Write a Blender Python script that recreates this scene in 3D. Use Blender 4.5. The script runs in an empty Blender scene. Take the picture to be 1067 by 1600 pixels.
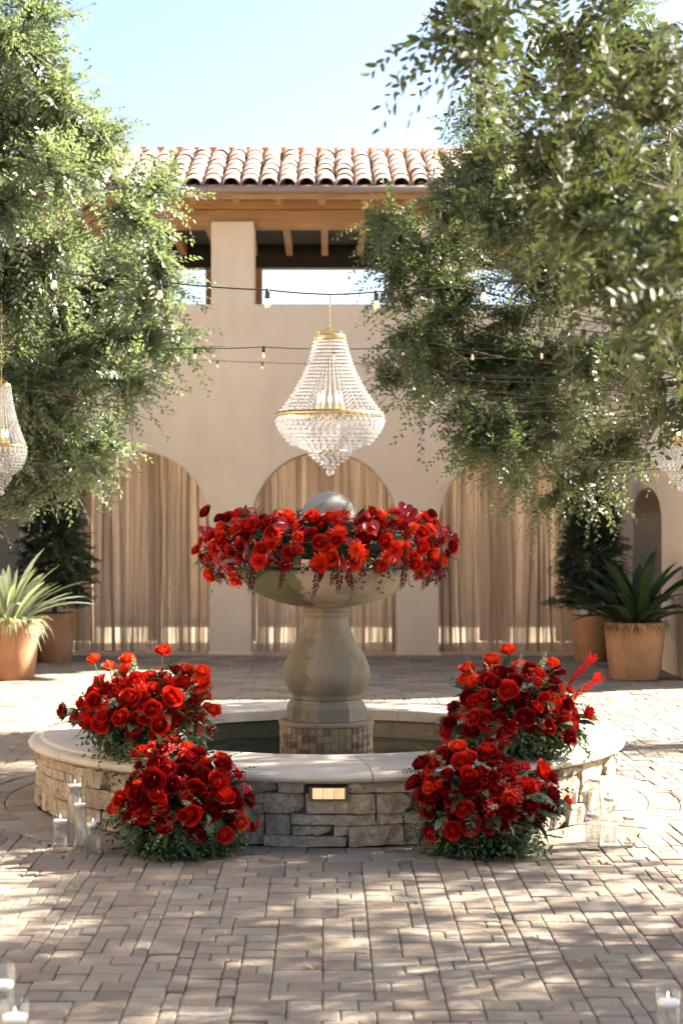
import bpy, math, random
import numpy as np
from mathutils import Vector, Matrix, Euler
random.seed(7)
RNG = np.random.default_rng(7)
PI = math.pi
scn = bpy.context.scene
C = scn.collection

# ------------------------------------------------------------------ camera, light, exposure
F, HC, PX, PY = 2764.0, 1.71, 510.0, 815.0          # focal length in photo pixels, eye height, principal point
def at(x, y, Y):                                     # photo pixel at a given depth -> world point
    return Vector(((x - PX) * Y / F, Y, HC + (PY - y) * Y / F))
cam_d = bpy.data.cameras.new('camera'); cam = bpy.data.objects.new('camera', cam_d); C.objects.link(cam)
cam.location = (0, 0, HC); cam.rotation_euler = (PI / 2, 0, 0)
cam_d.sensor_fit = 'VERTICAL'; cam_d.sensor_height = 36.0; cam_d.lens = F / 1600 * 36
cam_d.shift_x = 23.5 / 1600; cam_d.shift_y = 15.0 / 1600
cam_d.clip_start = 0.1; cam_d.clip_end = 1000
cam_d.dof.use_dof = True; cam_d.dof.focus_distance = 9.9; cam_d.dof.aperture_fstop = 3.2
scn.camera = cam

SA, SB = 1.30, 0.50                                  # sun: metres right / back per metre of height
sdir = Vector((SA, SB, 1.0)).normalized()
ELEV = math.asin(sdir.z); AZ = math.atan2(SA, SB)
w = bpy.data.worlds.new('World'); scn.world = w; w.use_nodes = True
nt = w.node_tree; nt.nodes.clear()
wo = nt.nodes.new('ShaderNodeOutputWorld'); bg = nt.nodes.new('ShaderNodeBackground'); sk = nt.nodes.new('ShaderNodeTexSky')
sk.sky_type = 'NISHITA'; sk.sun_disc = False; sk.sun_elevation = ELEV; sk.sun_rotation = AZ
sk.air_density = 0.75; sk.dust_density = 2.2; sk.ozone_density = 1.0; sk.altitude = 50
bg.inputs['Strength'].default_value = 0.05
nt.links.new(sk.outputs[0], bg.inputs['Color']); nt.links.new(bg.outputs[0], wo.inputs['Surface'])
sun_d = bpy.data.lights.new('sun', 'SUN'); sun_d.energy = 5.0; sun_d.angle = math.radians(0.53); sun_d.color = (1.0, 0.92, 0.80)
sun = bpy.data.objects.new('sun', sun_d); C.objects.link(sun); sun.location = (12, 6, 14)
sun.rotation_euler = sdir.to_track_quat('Z', 'Y').to_euler()
scn.view_settings.view_transform = 'Standard'; scn.view_settings.look = 'None'
scn.view_settings.exposure = 3.0; scn.view_settings.gamma = 1.0
scn.view_settings.use_curve_mapping = False
scn.cycles.use_denoising = True
scn.cycles.max_bounces = 10; scn.cycles.transparent_max_bounces = 24; scn.cycles.transmission_bounces = 8
scn.cycles.sample_clamp_indirect = 6.0
scn.cycles.caustics_reflective = False; scn.cycles.caustics_refractive = False

# ------------------------------------------------------------------ materials
class MT:
    def __init__(s, name):
        s.m = bpy.data.materials.new(name); s.m.use_nodes = True; s.t = s.m.node_tree; s.t.nodes.clear()
        s.out = s.n('ShaderNodeOutputMaterial')
    def n(s, typ, **kw):
        nd = s.t.nodes.new(typ)
        for k, v in kw.items():
            if k.startswith('_'): setattr(nd, k[1:], v)
            else: nd.inputs[k.replace('__', ' ')].default_value = v
        return nd
    def l(s, a, b): s.t.links.new(a, b)
    def coord(s, kind='Object'): return s.n('ShaderNodeTexCoord').outputs[kind]
    def noise(s, scale, detail=5, rough=0.6, vec=None, dist=0.0):
        nd = s.n('ShaderNodeTexNoise', Scale=scale, Detail=detail, Roughness=rough, Distortion=dist)
        if vec is not None: s.l(vec, nd.inputs['Vector'])
        return nd.outputs['Fac']
    def pos(s): return s.n('ShaderNodeNewGeometry').outputs['Position']
    def ramp(s, fac, stops):
        r = s.n('ShaderNodeValToRGB'); e = r.color_ramp.elements
        while len(e) < len(stops): e.new(0.5)
        for i, (p, c) in enumerate(stops):
            e[i].position = p; e[i].color = (c[0], c[1], c[2], 1) if len(c) == 3 else c
        s.l(fac, r.inputs[0]); return r.outputs[0]
    def mix(s, fac, a, b, blend='MIX'):
        m = s.n('ShaderNodeMix', _data_type='RGBA', _blend_type=blend)
        for i, v in ((0, fac), (6, a), (7, b)):
            if hasattr(v, 'is_linked') or hasattr(v, 'links'): s.l(v, m.inputs[i])
            else: m.inputs[i].default_value = v if i == 0 else (v[0], v[1], v[2], 1)
        return m.outputs[2]
    def math(s, op, a, b=0.0, c=None, clamp=False):
        m = s.n('ShaderNodeMath', _operation=op, _use_clamp=clamp)
        for i, v in enumerate((a, b, c)):
            if v is None: continue
            if hasattr(v, 'links'): s.l(v, m.inputs[i])
            else: m.inputs[i].default_value = v
        return m.outputs[0]
    def attr(s, name): return s.n('ShaderNodeAttribute', _attribute_name=name).outputs['Fac']
    def rnd(s): return s.n('ShaderNodeObjectInfo').outputs['Random']
    def bump(s, h, strength, dist, normal=None):
        b = s.n('ShaderNodeBump', Strength=strength, Distance=dist); s.l(h, b.inputs['Height'])
        if normal is not None: s.l(normal, b.inputs['Normal'])
        return b.outputs[0]
    def bsdf(s, col, rough=0.7, normal=None, **kw):
        p = s.n('ShaderNodeBsdfPrincipled')
        if hasattr(col, 'links'): s.l(col, p.inputs['Base Color'])
        else: p.inputs['Base Color'].default_value = (*col, 1)
        if hasattr(rough, 'links'): s.l(rough, p.inputs['Roughness'])
        else: p.inputs['Roughness'].default_value = rough
        if normal is not None: s.l(normal, p.inputs['Normal'])
        for k, v in kw.items():
            i = p.inputs[k.replace('__', ' ')]
            if hasattr(v, 'links'): s.l(v, i)
            else: i.default_value = v
        return p.outputs[0]
    def done(s, sh): s.l(sh, s.out.inputs['Surface']); return s.m

M = {}
def mat_plaster(name, a, b, stain=(0.33, 0.26, 0.19)):
    t = MT(name); p = t.pos()
    c = t.ramp(t.noise(0.9, 6, 0.65, p), [(0.3, a), (0.7, b)])
    sp = t.n('ShaderNodeMapping', _vector_type='POINT'); sp.inputs['Scale'].default_value = (2.2, 2.2, 0.35); t.l(p, sp.inputs[0])
    st = t.ramp(t.noise(1.0, 6, 0.6, sp.outputs[0]), [(0.52, (0, 0, 0)), (0.75, (1, 1, 1))])
    c = t.mix(t.math('MULTIPLY', st, 0.22), c, stain)
    sep = t.n('ShaderNodeSeparateXYZ'); t.l(p, sep.inputs[0])
    low = t.n('ShaderNodeMapRange', From__Min=0.0, From__Max=0.5, To__Min=0.5, To__Max=0.0) if False else None
    g = t.noise(60, 4, 0.7, p)
    c = t.mix(t.math('MULTIPLY', g, 0.18), c, (0.28, 0.22, 0.16))
    h = t.math('ADD', t.math('MULTIPLY', g, 0.5), t.math('MULTIPLY', t.noise(5, 5, 0.6, p), 1.2))
    c = t.mix(t.math('MULTIPLY', t.ramp(t.noise(3.2, 7, 0.7, p, 0.5), [(0.45, (0, 0, 0)), (0.7, (1, 1, 1))]), 0.14), c, tuple(x * 0.72 for x in a))
    M[name] = t.done(t.bsdf(c, 0.9, t.bump(h, 0.7, 0.016)))
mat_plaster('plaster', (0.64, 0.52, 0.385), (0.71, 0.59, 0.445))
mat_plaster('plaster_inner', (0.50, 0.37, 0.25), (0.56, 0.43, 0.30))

def mat_wood(name, a, b):
    t = MT(name); o = t.pos()
    mp = t.n('ShaderNodeMapping'); mp.inputs['Scale'].default_value = (0.8, 6, 9); t.l(o, mp.inputs[0])
    f = t.noise(2.5, 7, 0.65, mp.outputs[0], 0.6)
    c = t.ramp(f, [(0.25, a), (0.7, b)])
    c = t.mix(t.math('MULTIPLY', t.rnd(), 0.25), c, a)
    M[name] = t.done(t.bsdf(c, 0.65, t.bump(f, 0.4, 0.01)))
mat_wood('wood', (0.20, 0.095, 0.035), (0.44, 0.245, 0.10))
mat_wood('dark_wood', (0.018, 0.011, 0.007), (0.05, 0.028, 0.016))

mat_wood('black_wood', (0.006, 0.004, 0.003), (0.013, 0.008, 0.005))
def mat_paver():
    t = MT('paver_stone'); p = t.pos(); a = t.attr('tint')
    c = t.ramp(a, [(0.0, (0.24, 0.185, 0.15)), (0.22, (0.36, 0.275, 0.21)), (0.42, (0.33, 0.30, 0.255)), (0.6, (0.43, 0.375, 0.30)),
                   (0.78, (0.46, 0.355, 0.26)), (1.0, (0.50, 0.455, 0.375))])
    c = t.mix(0.27, c, t.ramp(t.noise(9, 7, 0.72, p), [(0.3, (0.25, 0.21, 0.17)), (0.75, (0.54, 0.475, 0.38))]))
    g = t.noise(160, 3, 0.7, p)
    c = t.mix(t.math('MULTIPLY', g, 0.35), c, (0.16, 0.13, 0.11))
    st = t.ramp(t.noise(1.3, 5, 0.7, p), [(0.5, (0, 0, 0)), (0.72, (1, 1, 1))])
    c = t.mix(t.math('MULTIPLY', st, 0.22), c, (0.20, 0.155, 0.115))
    c = t.mix(1.0, c, (0.68, 0.655, 0.60), 'MULTIPLY')
    h = t.math('ADD', g, t.math('MULTIPLY', t.noise(28, 5, 0.65, p), 2.0))
    M['paver'] = t.done(t.bsdf(c, 0.82, t.bump(h, 0.75, 0.009)))
mat_paver()
def simple(name, col, rough=0.6, **kw):
    t = MT(name); M[name] = t.done(t.bsdf(col, rough, **kw)); return M[name]
def noisy(name, a, b, scale, rough=0.8, bs=0.4, bd=0.01, lo=0.3, hi=0.7, fine=80, **kw):
    t = MT(name); p = t.pos()
    n = t.noise(scale, 6, 0.65, p); g = t.noise(fine, 4, 0.7, p)
    c = t.ramp(n, [(lo, a), (hi, b)])
    c = t.mix(t.math('MULTIPLY', g, 0.25), c, tuple(x * 0.45 for x in a))
    h = t.math('ADD', t.math('MULTIPLY', n, 1.5), g)
    M[name] = t.done(t.bsdf(c, rough, t.bump(h, bs, bd), **kw)); return M[name]
noisy('joint', (0.17, 0.14, 0.10), (0.27, 0.225, 0.165), 6, 0.95)
noisy('mortar', (0.05, 0.042, 0.034), (0.10, 0.08, 0.062), 20, 0.95)
noisy('cap_stone', (0.42, 0.365, 0.285), (0.55, 0.485, 0.39), 5, 0.75, 0.35, 0.008, fine=140)
def mat_stone():
    t = MT('field_stone'); p = t.pos(); a = t.attr('tint')
    c = t.ramp(a, [(0.0, (0.25, 0.215, 0.175)), (0.3, (0.36, 0.31, 0.25)), (0.6, (0.40, 0.34, 0.26)), (0.8, (0.45, 0.35, 0.23)), (1.0, (0.50, 0.45, 0.37))])
    n = t.noise(11, 8, 0.7, p, 0.8)
    c = t.mix(0.55, c, t.ramp(n, [(0.3, (0.15, 0.125, 0.10)), (0.5, (0.36, 0.30, 0.23)), (0.75, (0.56, 0.50, 0.41))]))
    n2 = t.noise(34, 8, 0.75, p, 1.2); c = t.mix(t.ramp(n2, [(0.38, (0.6, 0.6, 0.6)), (0.55, (0, 0, 0))]), c, (0.12, 0.10, 0.08))
    st = t.ramp(t.noise(5, 6, 0.7, p), [(0.52, (0, 0, 0)), (0.68, (1, 1, 1))])
    c = t.mix(t.math('MULTIPLY', st, 0.45), c, (0.11, 0.09, 0.07))
    c = t.mix(1.0, c, (1.90, 1.80, 1.64), 'MULTIPLY')
    h = t.math('ADD', t.math('MULTIPLY', n, 2.4), t.math('MULTIPLY', n2, 2.0))
    M['stone'] = t.done(t.bsdf(c, 0.88, t.bump(h, 1.0, 0.022)))
noisy('far_paving', (0.36, 0.30, 0.23), (0.50, 0.43, 0.33), 3, 0.9)
mat_stone()
def mat_cast(name='cast', dirt=0.0):      # mossy cast stone of pedestal and bowl
    t = MT(name + '_stone'); p = t.pos()
    n = t.noise(4, 7, 0.7, p)
    c = t.ramp(n, [(0.3, (0.265, 0.215, 0.15)), (0.7, (0.40, 0.335, 0.24))])
    sep = t.n('ShaderNodeSeparateXYZ'); t.l(p, sep.inputs[0])
    moss = t.math('ADD', t.math('MULTIPLY', sep.outputs[0], -2.6), t.math('MULTIPLY', t.noise(6, 6, 0.7, p), 1.3))
    ml = t.ramp(moss, [(0.90, (0, 0, 0)), (1.12, (1, 1, 1))])
    c = t.mix(t.math('MULTIPLY', ml, 0.85), c, (0.075, 0.085, 0.025))
    brown = t.ramp(t.noise(3.1, 6, 0.7, p, 0.7), [(0.56, (0, 0, 0)), (0.68, (1, 1, 1))])
    c = t.mix(t.math('MULTIPLY', brown, 0.75), c, (0.085, 0.06, 0.035))
    mp = t.n('ShaderNodeMapping'); mp.inputs['Scale'].default_value = (9, 9, 1.1); t.l(p, mp.inputs[0])
    drip = t.ramp(t.noise(1.0, 5, 0.6, mp.outputs[0]), [(0.5, (0, 0, 0)), (0.7, (1, 1, 1))])
    c = t.mix(t.math('MULTIPLY', drip, 0.5), c, (0.12, 0.10, 0.065))
    g = t.noise(110, 4, 0.75, p)
    c = t.mix(t.math('MULTIPLY', g, 0.4), c, (0.11, 0.09, 0.06))
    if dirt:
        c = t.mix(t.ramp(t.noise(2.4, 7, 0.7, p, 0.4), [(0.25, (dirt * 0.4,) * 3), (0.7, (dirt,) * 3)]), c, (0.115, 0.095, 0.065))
    M[name] = t.done(t.bsdf(c, 0.78, t.bump(t.math('ADD', g, n), 0.45, 0.006)))
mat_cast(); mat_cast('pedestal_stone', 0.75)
noisy('sphere_stone', (0.20, 0.19, 0.165), (0.28, 0.265, 0.235), 9, 0.8, 0.3, 0.005, fine=150)
def mat_roof():
    t = MT('roof_clay'); p = t.pos(); r = t.rnd()
    c = t.ramp(r, [(0.0, (0.50, 0.33, 0.25)), (0.4, (0.58, 0.47, 0.38)), (0.7, (0.50, 0.30, 0.21)), (1.0, (0.62, 0.54, 0.45))])
    c = t.mix(0.5, c, t.ramp(t.noise(6, 6, 0.7, p), [(0.35, (0.42, 0.25, 0.17)), (0.65, (0.62, 0.54, 0.44))]))
    M['roof_tile'] = t.done(t.bsdf(c, 0.85, t.bump(t.noise(40, 4, 0.6, p), 0.4, 0.01)))
mat_roof()
noisy('pan_tile', (0.36, 0.11, 0.045), (0.48, 0.17, 0.07), 5, 0.85)
def mat_mosaic():
    t = MT('mosaic'); a = t.attr('tint'); p = t.pos()
    c = t.ramp(a, [(0.0, (0.14, 0.08, 0.04)), (0.3, (0.23, 0.145, 0.07)), (0.55, (0.34, 0.24, 0.12)), (0.8, (0.44, 0.31, 0.14)), (1.0, (0.38, 0.31, 0.19))])
    c = t.mix(t.math('MULTIPLY', t.noise(90, 4, 0.7, p), 0.55), c, (0.09, 0.06, 0.04))
    M['mosaic'] = t.done(t.bsdf(c, 0.5, t.bump(t.noise(70, 4, 0.6, p), 0.5, 0.004)))
mat_mosaic()
noisy('grout', (0.20, 0.165, 0.11), (0.28, 0.23, 0.16), 12, 0.9)
def mat_pot():
    t = MT('terracotta'); p = t.pos(); g = t.noise(90, 4, 0.7, p)
    c = t.ramp(t.noise(3, 6, 0.65, p), [(0.3, (0.31, 0.145, 0.065)), (0.7, (0.44, 0.225, 0.11))])
    mp = t.n('ShaderNodeMapping'); mp.inputs['Scale'].default_value = (5, 5, 1.5); t.l(p, mp.inputs[0])
    c = t.mix(t.math('MULTIPLY', t.ramp(t.noise(1.3, 7, 0.7, mp.outputs[0]), [(0.5, (0, 0, 0)), (0.72, (1, 1, 1))]), 0.38), c, (0.50, 0.38, 0.28))
    c = t.mix(t.math('MULTIPLY', g, 0.2), c, (0.15, 0.07, 0.03))
    M['terracotta'] = t.done(t.bsdf(c, 0.85, t.bump(g, 0.3, 0.005)))
mat_pot()
noisy('soil', (0.03, 0.02, 0.014), (0.06, 0.04, 0.028), 14, 0.95)
noisy('bark', (0.09, 0.068, 0.048), (0.17, 0.135, 0.10), 9, 0.9, 0.8, 0.02)
simple('iron', (0.02, 0.018, 0.016), 0.5)
simple('cable', (0.015, 0.013, 0.012), 0.6)
simple('bronze', (0.10, 0.075, 0.05), 0.45, Metallic=0.6)
simple('brass', (0.46, 0.33, 0.13), 0.33, Metallic=1.0)
simple('gutter', (0.20, 0.15, 0.12), 0.5)
simple('wax', (0.82, 0.82, 0.80), 0.5, Subsurface__Weight=0.2)
simple('wick', (0.03, 0.025, 0.02), 0.9)
def emit(name, col, st):
    t = MT(name); e = t.n('ShaderNodeEmission', Strength=st); e.inputs['Color'].default_value = (*col, 1); M[name] = t.done(e.outputs[0])
emit('flame', (1.0, 0.55, 0.20), 1.3)
emit('filament', (1.0, 0.50, 0.20), 0.9)
emit('candle_bulb', (1.0, 0.72, 0.45), 1.6)
def mat_panel():
    t = MT('lamp_panel'); p = t.pos()
    mp = t.n('ShaderNodeMapping'); mp.inputs['Scale'].default_value = (60, 10, 5); t.l(p, mp.inputs[0])
    c = t.ramp(t.noise(1.0, 3, 0.5, mp.outputs[0]), [(0.3, (0.95, 0.50, 0.20)), (0.7, (1.0, 0.78, 0.48))])
    e = t.n('ShaderNodeEmission', Strength=0.145); t.l(c, e.inputs[0]); M['lamp_panel'] = t.done(e.outputs[0])
mat_panel()

def mat_leaf(name, a, b, trans=0.35, rough=0.42, spec=0.5, tcol=None):
    t = MT(name); v = t.attr('tint')
    c = t.ramp(v, [(0.0, a), (1.0, b)])
    d = t.bsdf(c, rough, Specular__IOR__Level=spec)
    tr = t.n('ShaderNodeBsdfTranslucent')
    tc = t.mix(0.55, c, tcol or (b[0] * 1.6, b[1] * 1.7, b[2] * 0.7))
    t.l(tc, tr.inputs[0])
    mx = t.n('ShaderNodeMixShader', Fac=trans); t.l(d, mx.inputs[1]); t.l(tr.outputs[0], mx.inputs[2])
    M[name] = t.done(mx.outputs[0])
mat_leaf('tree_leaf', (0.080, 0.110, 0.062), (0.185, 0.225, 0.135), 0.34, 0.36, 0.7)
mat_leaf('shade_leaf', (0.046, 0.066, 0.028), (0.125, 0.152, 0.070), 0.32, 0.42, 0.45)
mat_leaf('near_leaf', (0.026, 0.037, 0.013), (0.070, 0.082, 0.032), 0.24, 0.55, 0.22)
mat_leaf('conifer_leaf', (0.022, 0.042, 0.022), (0.050, 0.080, 0.040), 0.12, 0.6, 0.3)
mat_leaf('green_leaf', (0.035, 0.060, 0.022), (0.085, 0.12, 0.048), 0.25, 0.5, 0.3)
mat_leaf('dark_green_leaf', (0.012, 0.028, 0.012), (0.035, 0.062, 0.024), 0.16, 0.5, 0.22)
mat_leaf('pale_leaf', (0.16, 0.20, 0.13), (0.30, 0.34, 0.24), 0.3, 0.5, 0.4)
mat_leaf('aloe_leaf', (0.13, 0.165, 0.125), (0.26, 0.30, 0.245), 0.12, 0.42, 0.5)
mat_leaf('grass_leaf', (0.20, 0.22, 0.11), (0.36, 0.36, 0.22), 0.3, 0.5, 0.4)
mat_leaf('fallen_leaf', (0.36, 0.24, 0.06), (0.50, 0.36, 0.10), 0.1, 0.6, 0.3)
mat_leaf('burgundy_leaf', (0.030, 0.002, 0.005), (0.075, 0.006, 0.010), 0.15, 0.6, 0.12)
def mat_petal(name, a, b, trans=0.3, rough=0.55):
    t = MT(name); r = t.rnd(); v = t.attr('tint')
    c = t.mix(r, a, b)
    c = t.mix(t.math('MULTIPLY', v, 0.7), c, tuple(min(1, x * 1.5) for x in b))
    d = t.bsdf(c, rough, Specular__IOR__Level=0.18)
    tr = t.n('ShaderNodeBsdfTranslucent'); t.l(c, tr.inputs[0])
    mx = t.n('ShaderNodeMixShader', Fac=trans); t.l(d, mx.inputs[1]); t.l(tr.outputs[0], mx.inputs[2])
    M[name] = t.done(mx.outputs[0])
mat_petal('rose_petal', (0.22, 0.0025, 0.0015), (0.46, 0.013, 0.004), 0.24)
mat_petal('dark_petal', (0.09, 0.001, 0.002), (0.19, 0.002, 0.003), 0.2)
mat_petal('bright_petal', (0.50, 0.020, 0.005), (0.62, 0.045, 0.009), 0.28)
simple('anthurium', (0.26, 0.003, 0.004), 0.3, Coat__Weight=0.12)
simple('spadix', (0.75, 0.45, 0.22), 0.6)
simple('stem', (0.09, 0.11, 0.04), 0.6)
simple('red_stem', (0.20, 0.04, 0.03), 0.6)
simple('berry', (0.45, 0.01, 0.01), 0.3)

def mat_sheer():
    t = MT('sheer_fabric'); p = t.pos()
    lw = t.n('ShaderNodeLayerWeight', Blend=0.35)
    fac = t.math('SUBTRACT', 1.0, lw.outputs['Facing'])
    mp = t.n('ShaderNodeMapping'); mp.inputs['Scale'].default_value = (6, 0.1, 0.30); t.l(p, mp.inputs[0])
    st = t.noise(1.0, 3, 0.5, mp.outputs[0])
    c = t.ramp(t.noise(0.8, 3, 0.5, p), [(0.3, (0.50, 0.405, 0.305)), (0.7, (0.58, 0.48, 0.37))])
    wv = t.noise(300, 2, 0.5, p)
    c = t.mix(t.math('MULTIPLY', wv, 0.1), c, (0.30, 0.19, 0.11))
    d = t.n('ShaderNodeBsdfDiffuse'); t.l(c, d.inputs[0])
    tl = t.n('ShaderNodeBsdfTranslucent'); t.l(c, tl.inputs[0])
    a = t.n('ShaderNodeMixShader', Fac=0.5); t.l(d.outputs[0], a.inputs[1]); t.l(tl.outputs[0], a.inputs[2])
    st2 = t.ramp(t.noise(1.9, 2, 0.5, mp.outputs[0]), [(0.46, (0.14, 0.14, 0.14)), (0.62, (1, 1, 1))])
    tr = t.n('ShaderNodeBsdfTransparent'); tr.inputs[0].default_value = (1, 0.93, 0.84, 1)
    mx = t.n('ShaderNodeMixShader'); t.l(t.math('MULTIPLY', t.math('POWER', fac, 3.0), t.math('MULTIPLY', st2, 0.46)), mx.inputs[0])
    t.l(a.outputs[0], mx.inputs[1]); t.l(tr.outputs[0], mx.inputs[2])
    M['sheer'] = t.done(mx.outputs[0])
mat_sheer()
def mat_clear(name, tint, refr, ior, whiteness=0.0):
    t = MT(name)
    lw = t.n('ShaderNodeLayerWeight', Blend=0.5)
    fr = t.math('ADD', t.math('MULTIPLY', t.math('POWER', lw.outputs['Facing'], 3.5), 0.70), 0.04)
    tr = t.n('ShaderNodeBsdfTransparent'); tr.inputs[0].default_value = (*tint, 1)
    rf = t.n('ShaderNodeBsdfRefraction', Roughness=0.0, IOR=ior); rf.inputs[0].default_value = (*tint, 1)
    gl = t.n('ShaderNodeBsdfGlossy', Roughness=0.03)
    a = t.n('ShaderNodeMixShader', Fac=refr); t.l(tr.outputs[0], a.inputs[1]); t.l(rf.outputs[0], a.inputs[2])
    b = t.n('ShaderNodeMixShader'); t.l(fr, b.inputs[0]); t.l(a.outputs[0], b.inputs[1]); t.l(gl.outputs[0], b.inputs[2])
    sh = b.outputs[0]
    if whiteness:
        df = t.n('ShaderNodeBsdfDiffuse'); df.inputs[0].default_value = (0.85, 0.85, 0.83, 1)
        c2 = t.n('ShaderNodeMixShader', Fac=whiteness); t.l(sh, c2.inputs[1]); t.l(df.outputs[0], c2.inputs[2]); sh = c2.outputs[0]
    M[name] = t.done(sh)
mat_clear('glass', (0.99, 0.995, 0.99), 0.0, 1.5)
mat_clear('vase_water', (0.985, 0.995, 0.985), 0.22, 1.33)
mat_clear('crystal', (0.97, 0.97, 0.97), 0.30, 1.9, 0.20)
mat_clear('bulb_glass', (0.97, 0.93, 0.86), 0.0, 1.5, 0.16)
def mat_water():
    t = MT('pool_water'); p = t.pos()
    n = t.noise(7, 3, 0.5, p)
    M['pool_water'] = t.done(t.bsdf((0.012, 0.014, 0.010), 0.06, t.bump(n, 0.25, 0.02), IOR=1.33))
mat_water()

# ------------------------------------------------------------------ object helpers
def mesh(name, v, f, mat=None, smooth=False, tint=None):
    me = bpy.data.meshes.new(name)
    v = np.asarray(v, dtype=np.float64).reshape(-1, 3)
    if isinstance(f, np.ndarray):
        n, k = f.shape
        me.vertices.add(len(v)); me.vertices.foreach_set('co', v.ravel())
        me.loops.add(n * k); me.loops.foreach_set('vertex_index', f.ravel().astype(np.int32))
        me.polygons.add(n); me.polygons.foreach_set('loop_start', np.arange(0, n * k, k, dtype=np.int32))
        me.update(calc_edges=True)
    else:
        me.from_pydata([tuple(x) for x in v], [], f)
    if smooth: me.polygons.foreach_set('use_smooth', [True] * len(me.polygons))
    if mat: me.materials.append(M[mat] if isinstance(mat, str) else mat)
    if tint is not None:
        a = me.attributes.new('tint', 'FLOAT', 'POINT')
        a.data.foreach_set('value', np.full(len(v), tint, dtype=np.float32) if np.isscalar(tint) else np.asarray(tint, dtype=np.float32))
    me.update(); return me
def obj(name, me, parent=None, loc=None, kind=None, label=None):
    o = bpy.data.objects.new(name, me); C.objects.link(o)
    if parent is not None: o.parent = parent
    if loc is not None: o.location = loc
    if kind: o['kind'] = kind
    if label: o['label'] = label
    return o
def thing(name, label, cat, loc=(0, 0, 0), group=None, rz=0.0):
    o = bpy.data.objects.new(name, None); C.objects.link(o); o.empty_display_size = 0.1
    o.location = loc; o.rotation_euler = (0, 0, rz); o['label'] = label; o['category'] = cat
    if group: o['group'] = group
    return o
def tag(o, label, cat, group=None):
    o['label'] = label; o['category'] = cat
    if group: o['group'] = group
    return o
def copy_part(src, parent, mat4=None, name=None):
    c = src.copy(); C.objects.link(c); c.parent = parent
    if mat4 is not None: c.matrix_local = mat4
    return c
class Geo:
    """collects polygons"""
    def __init__(s): s.v = []; s.f = []; s.t = []
    def add(s, v, f, tint=0.5):
        o = len(s.v); s.v += [tuple(x) for x in v]; s.f += [[i + o for i in q] for q in f]
        s.t += [tint] * len(v); return s
    def box(s, x0, x1, y0, y1, z0, z1, tint=0.5):
        v = [(x0, y0, z0), (x1, y0, z0), (x1, y1, z0), (x0, y1, z0), (x0, y0, z1), (x1, y0, z1), (x1, y1, z1), (x0, y1, z1)]
        return s.add(v, [(0, 3, 2, 1), (4, 5, 6, 7), (0, 1, 5, 4), (1, 2, 6, 5), (2, 3, 7, 6), (3, 0, 4, 7)], tint)
    def tube(s, pts, rad, n=8, caps=True, tint=0.5):
        pts = [Vector(p) for p in pts]; o = len(s.v); prev = None
        for i, p in enumerate(pts):
            d = (pts[min(i + 1, len(pts) - 1)] - pts[max(i - 1, 0)])
            d = d.normalized() if d.length > 1e-9 else Vector((0, 0, 1))
            if prev is None:
                a = d.cross(Vector((0, 0, 1)) if abs(d.z) < 0.9 else Vector((1, 0, 0))).normalized()
            else:
                a = (prev - d * prev.dot(d)).normalized()
            prev = a; b = d.cross(a); r = rad[i] if hasattr(rad, '__len__') else rad
            for k in range(n):
                an = 2 * PI * k / n; q = p + (a * math.cos(an) + b * math.sin(an)) * r
                s.v.append(tuple(q)); s.t.append(tint)
        for i in range(len(pts) - 1):
            for k in range(n):
                k2 = (k + 1) % n
                s.f.append([o + i * n + k, o + i * n + k2, o + (i + 1) * n + k2, o + (i + 1) * n + k])
        if caps:
            s.f.append([o + k for k in range(n)][::-1]); e = o + (len(pts) - 1) * n
            s.f.append([e + k for k in range(n)])
        return s
    def lathe(s, prof, n=24, c=(0, 0, 0), tint=0.5, rfun=None):
        o = len(s.v); m = len(prof)
        for (r, z) in prof:
            for k in range(n):
                a = 2 * PI * k / n; rr = r * (rfun(a, z) if rfun else 1)
                s.v.append((c[0] + rr * math.cos(a), c[1] + rr * math.sin(a), c[2] + z)); s.t.append(tint)
        for i in range(m - 1):
            for k in range(n):
                k2 = (k + 1) % n
                s.f.append([o + i * n + k, o + i * n + k2, o + (i + 1) * n + k2, o + (i + 1) * n + k])
        return s
    def sphere(s, c, r, seg=10, ring=6, tint=0.5, sz=1.0):
        prof = [(max(1e-4, r * math.sin(PI * i / ring)), -sz * r * math.cos(PI * i / ring)) for i in range(ring + 1)]
        return s.lathe(prof, seg, c, tint)
    def mesh(s, name, mat, smooth=False): return mesh(name, s.v, s.f, mat, smooth, s.t)
    def obj(s, name, mat, parent=None, smooth=False, kind=None, label=None, world=True, bevel=0.0, segs=2):
        v = np.array(s.v, dtype=float)
        if parent is not None and world:
            p = parent; off = np.zeros(3)
            while p is not None: off += np.array(p.location); p = p.parent
            v = v - off
        o = obj(name, mesh(name, v, s.f, mat, smooth, s.t), parent, None, kind, label)
        if bevel:
            b = o.modifiers.new('bevel', 'BEVEL'); b.width = bevel; b.segments = segs; b.limit_method = 'ANGLE'; b.angle_limit = math.radians(40)
            wm = o.modifiers.new('weld', 'WELD'); wm.merge_threshold = 0.0005
            o.modifiers.move(1, 0)
        return o

# ------------------------------------------------------------------ ground and paving
CX, CY, R = 0.0, 11.08, 1.85
gnd = Geo(); gnd.add([(-300, -200, -0.03), (300, -200, -0.03), (300, 500, -0.03), (-300, 500, -0.03)], [(0, 1, 2, 3)])
ground = gnd.obj('ground', 'far_paving', kind='structure')
gb = Geo(); gb.add([(-6.01, 4.29, -0.026), (6.01, 4.29, -0.026), (6.01, 22.6, -0.026), (-6.01, 22.6, -0.026)], [(0, 1, 2, 3)]); gb.obj('paving_bed', 'joint', kind='structure')
pav_root = bpy.data.objects.new('pavement', None); C.objects.link(pav_root); pav_root['kind'] = 'structure'

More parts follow.
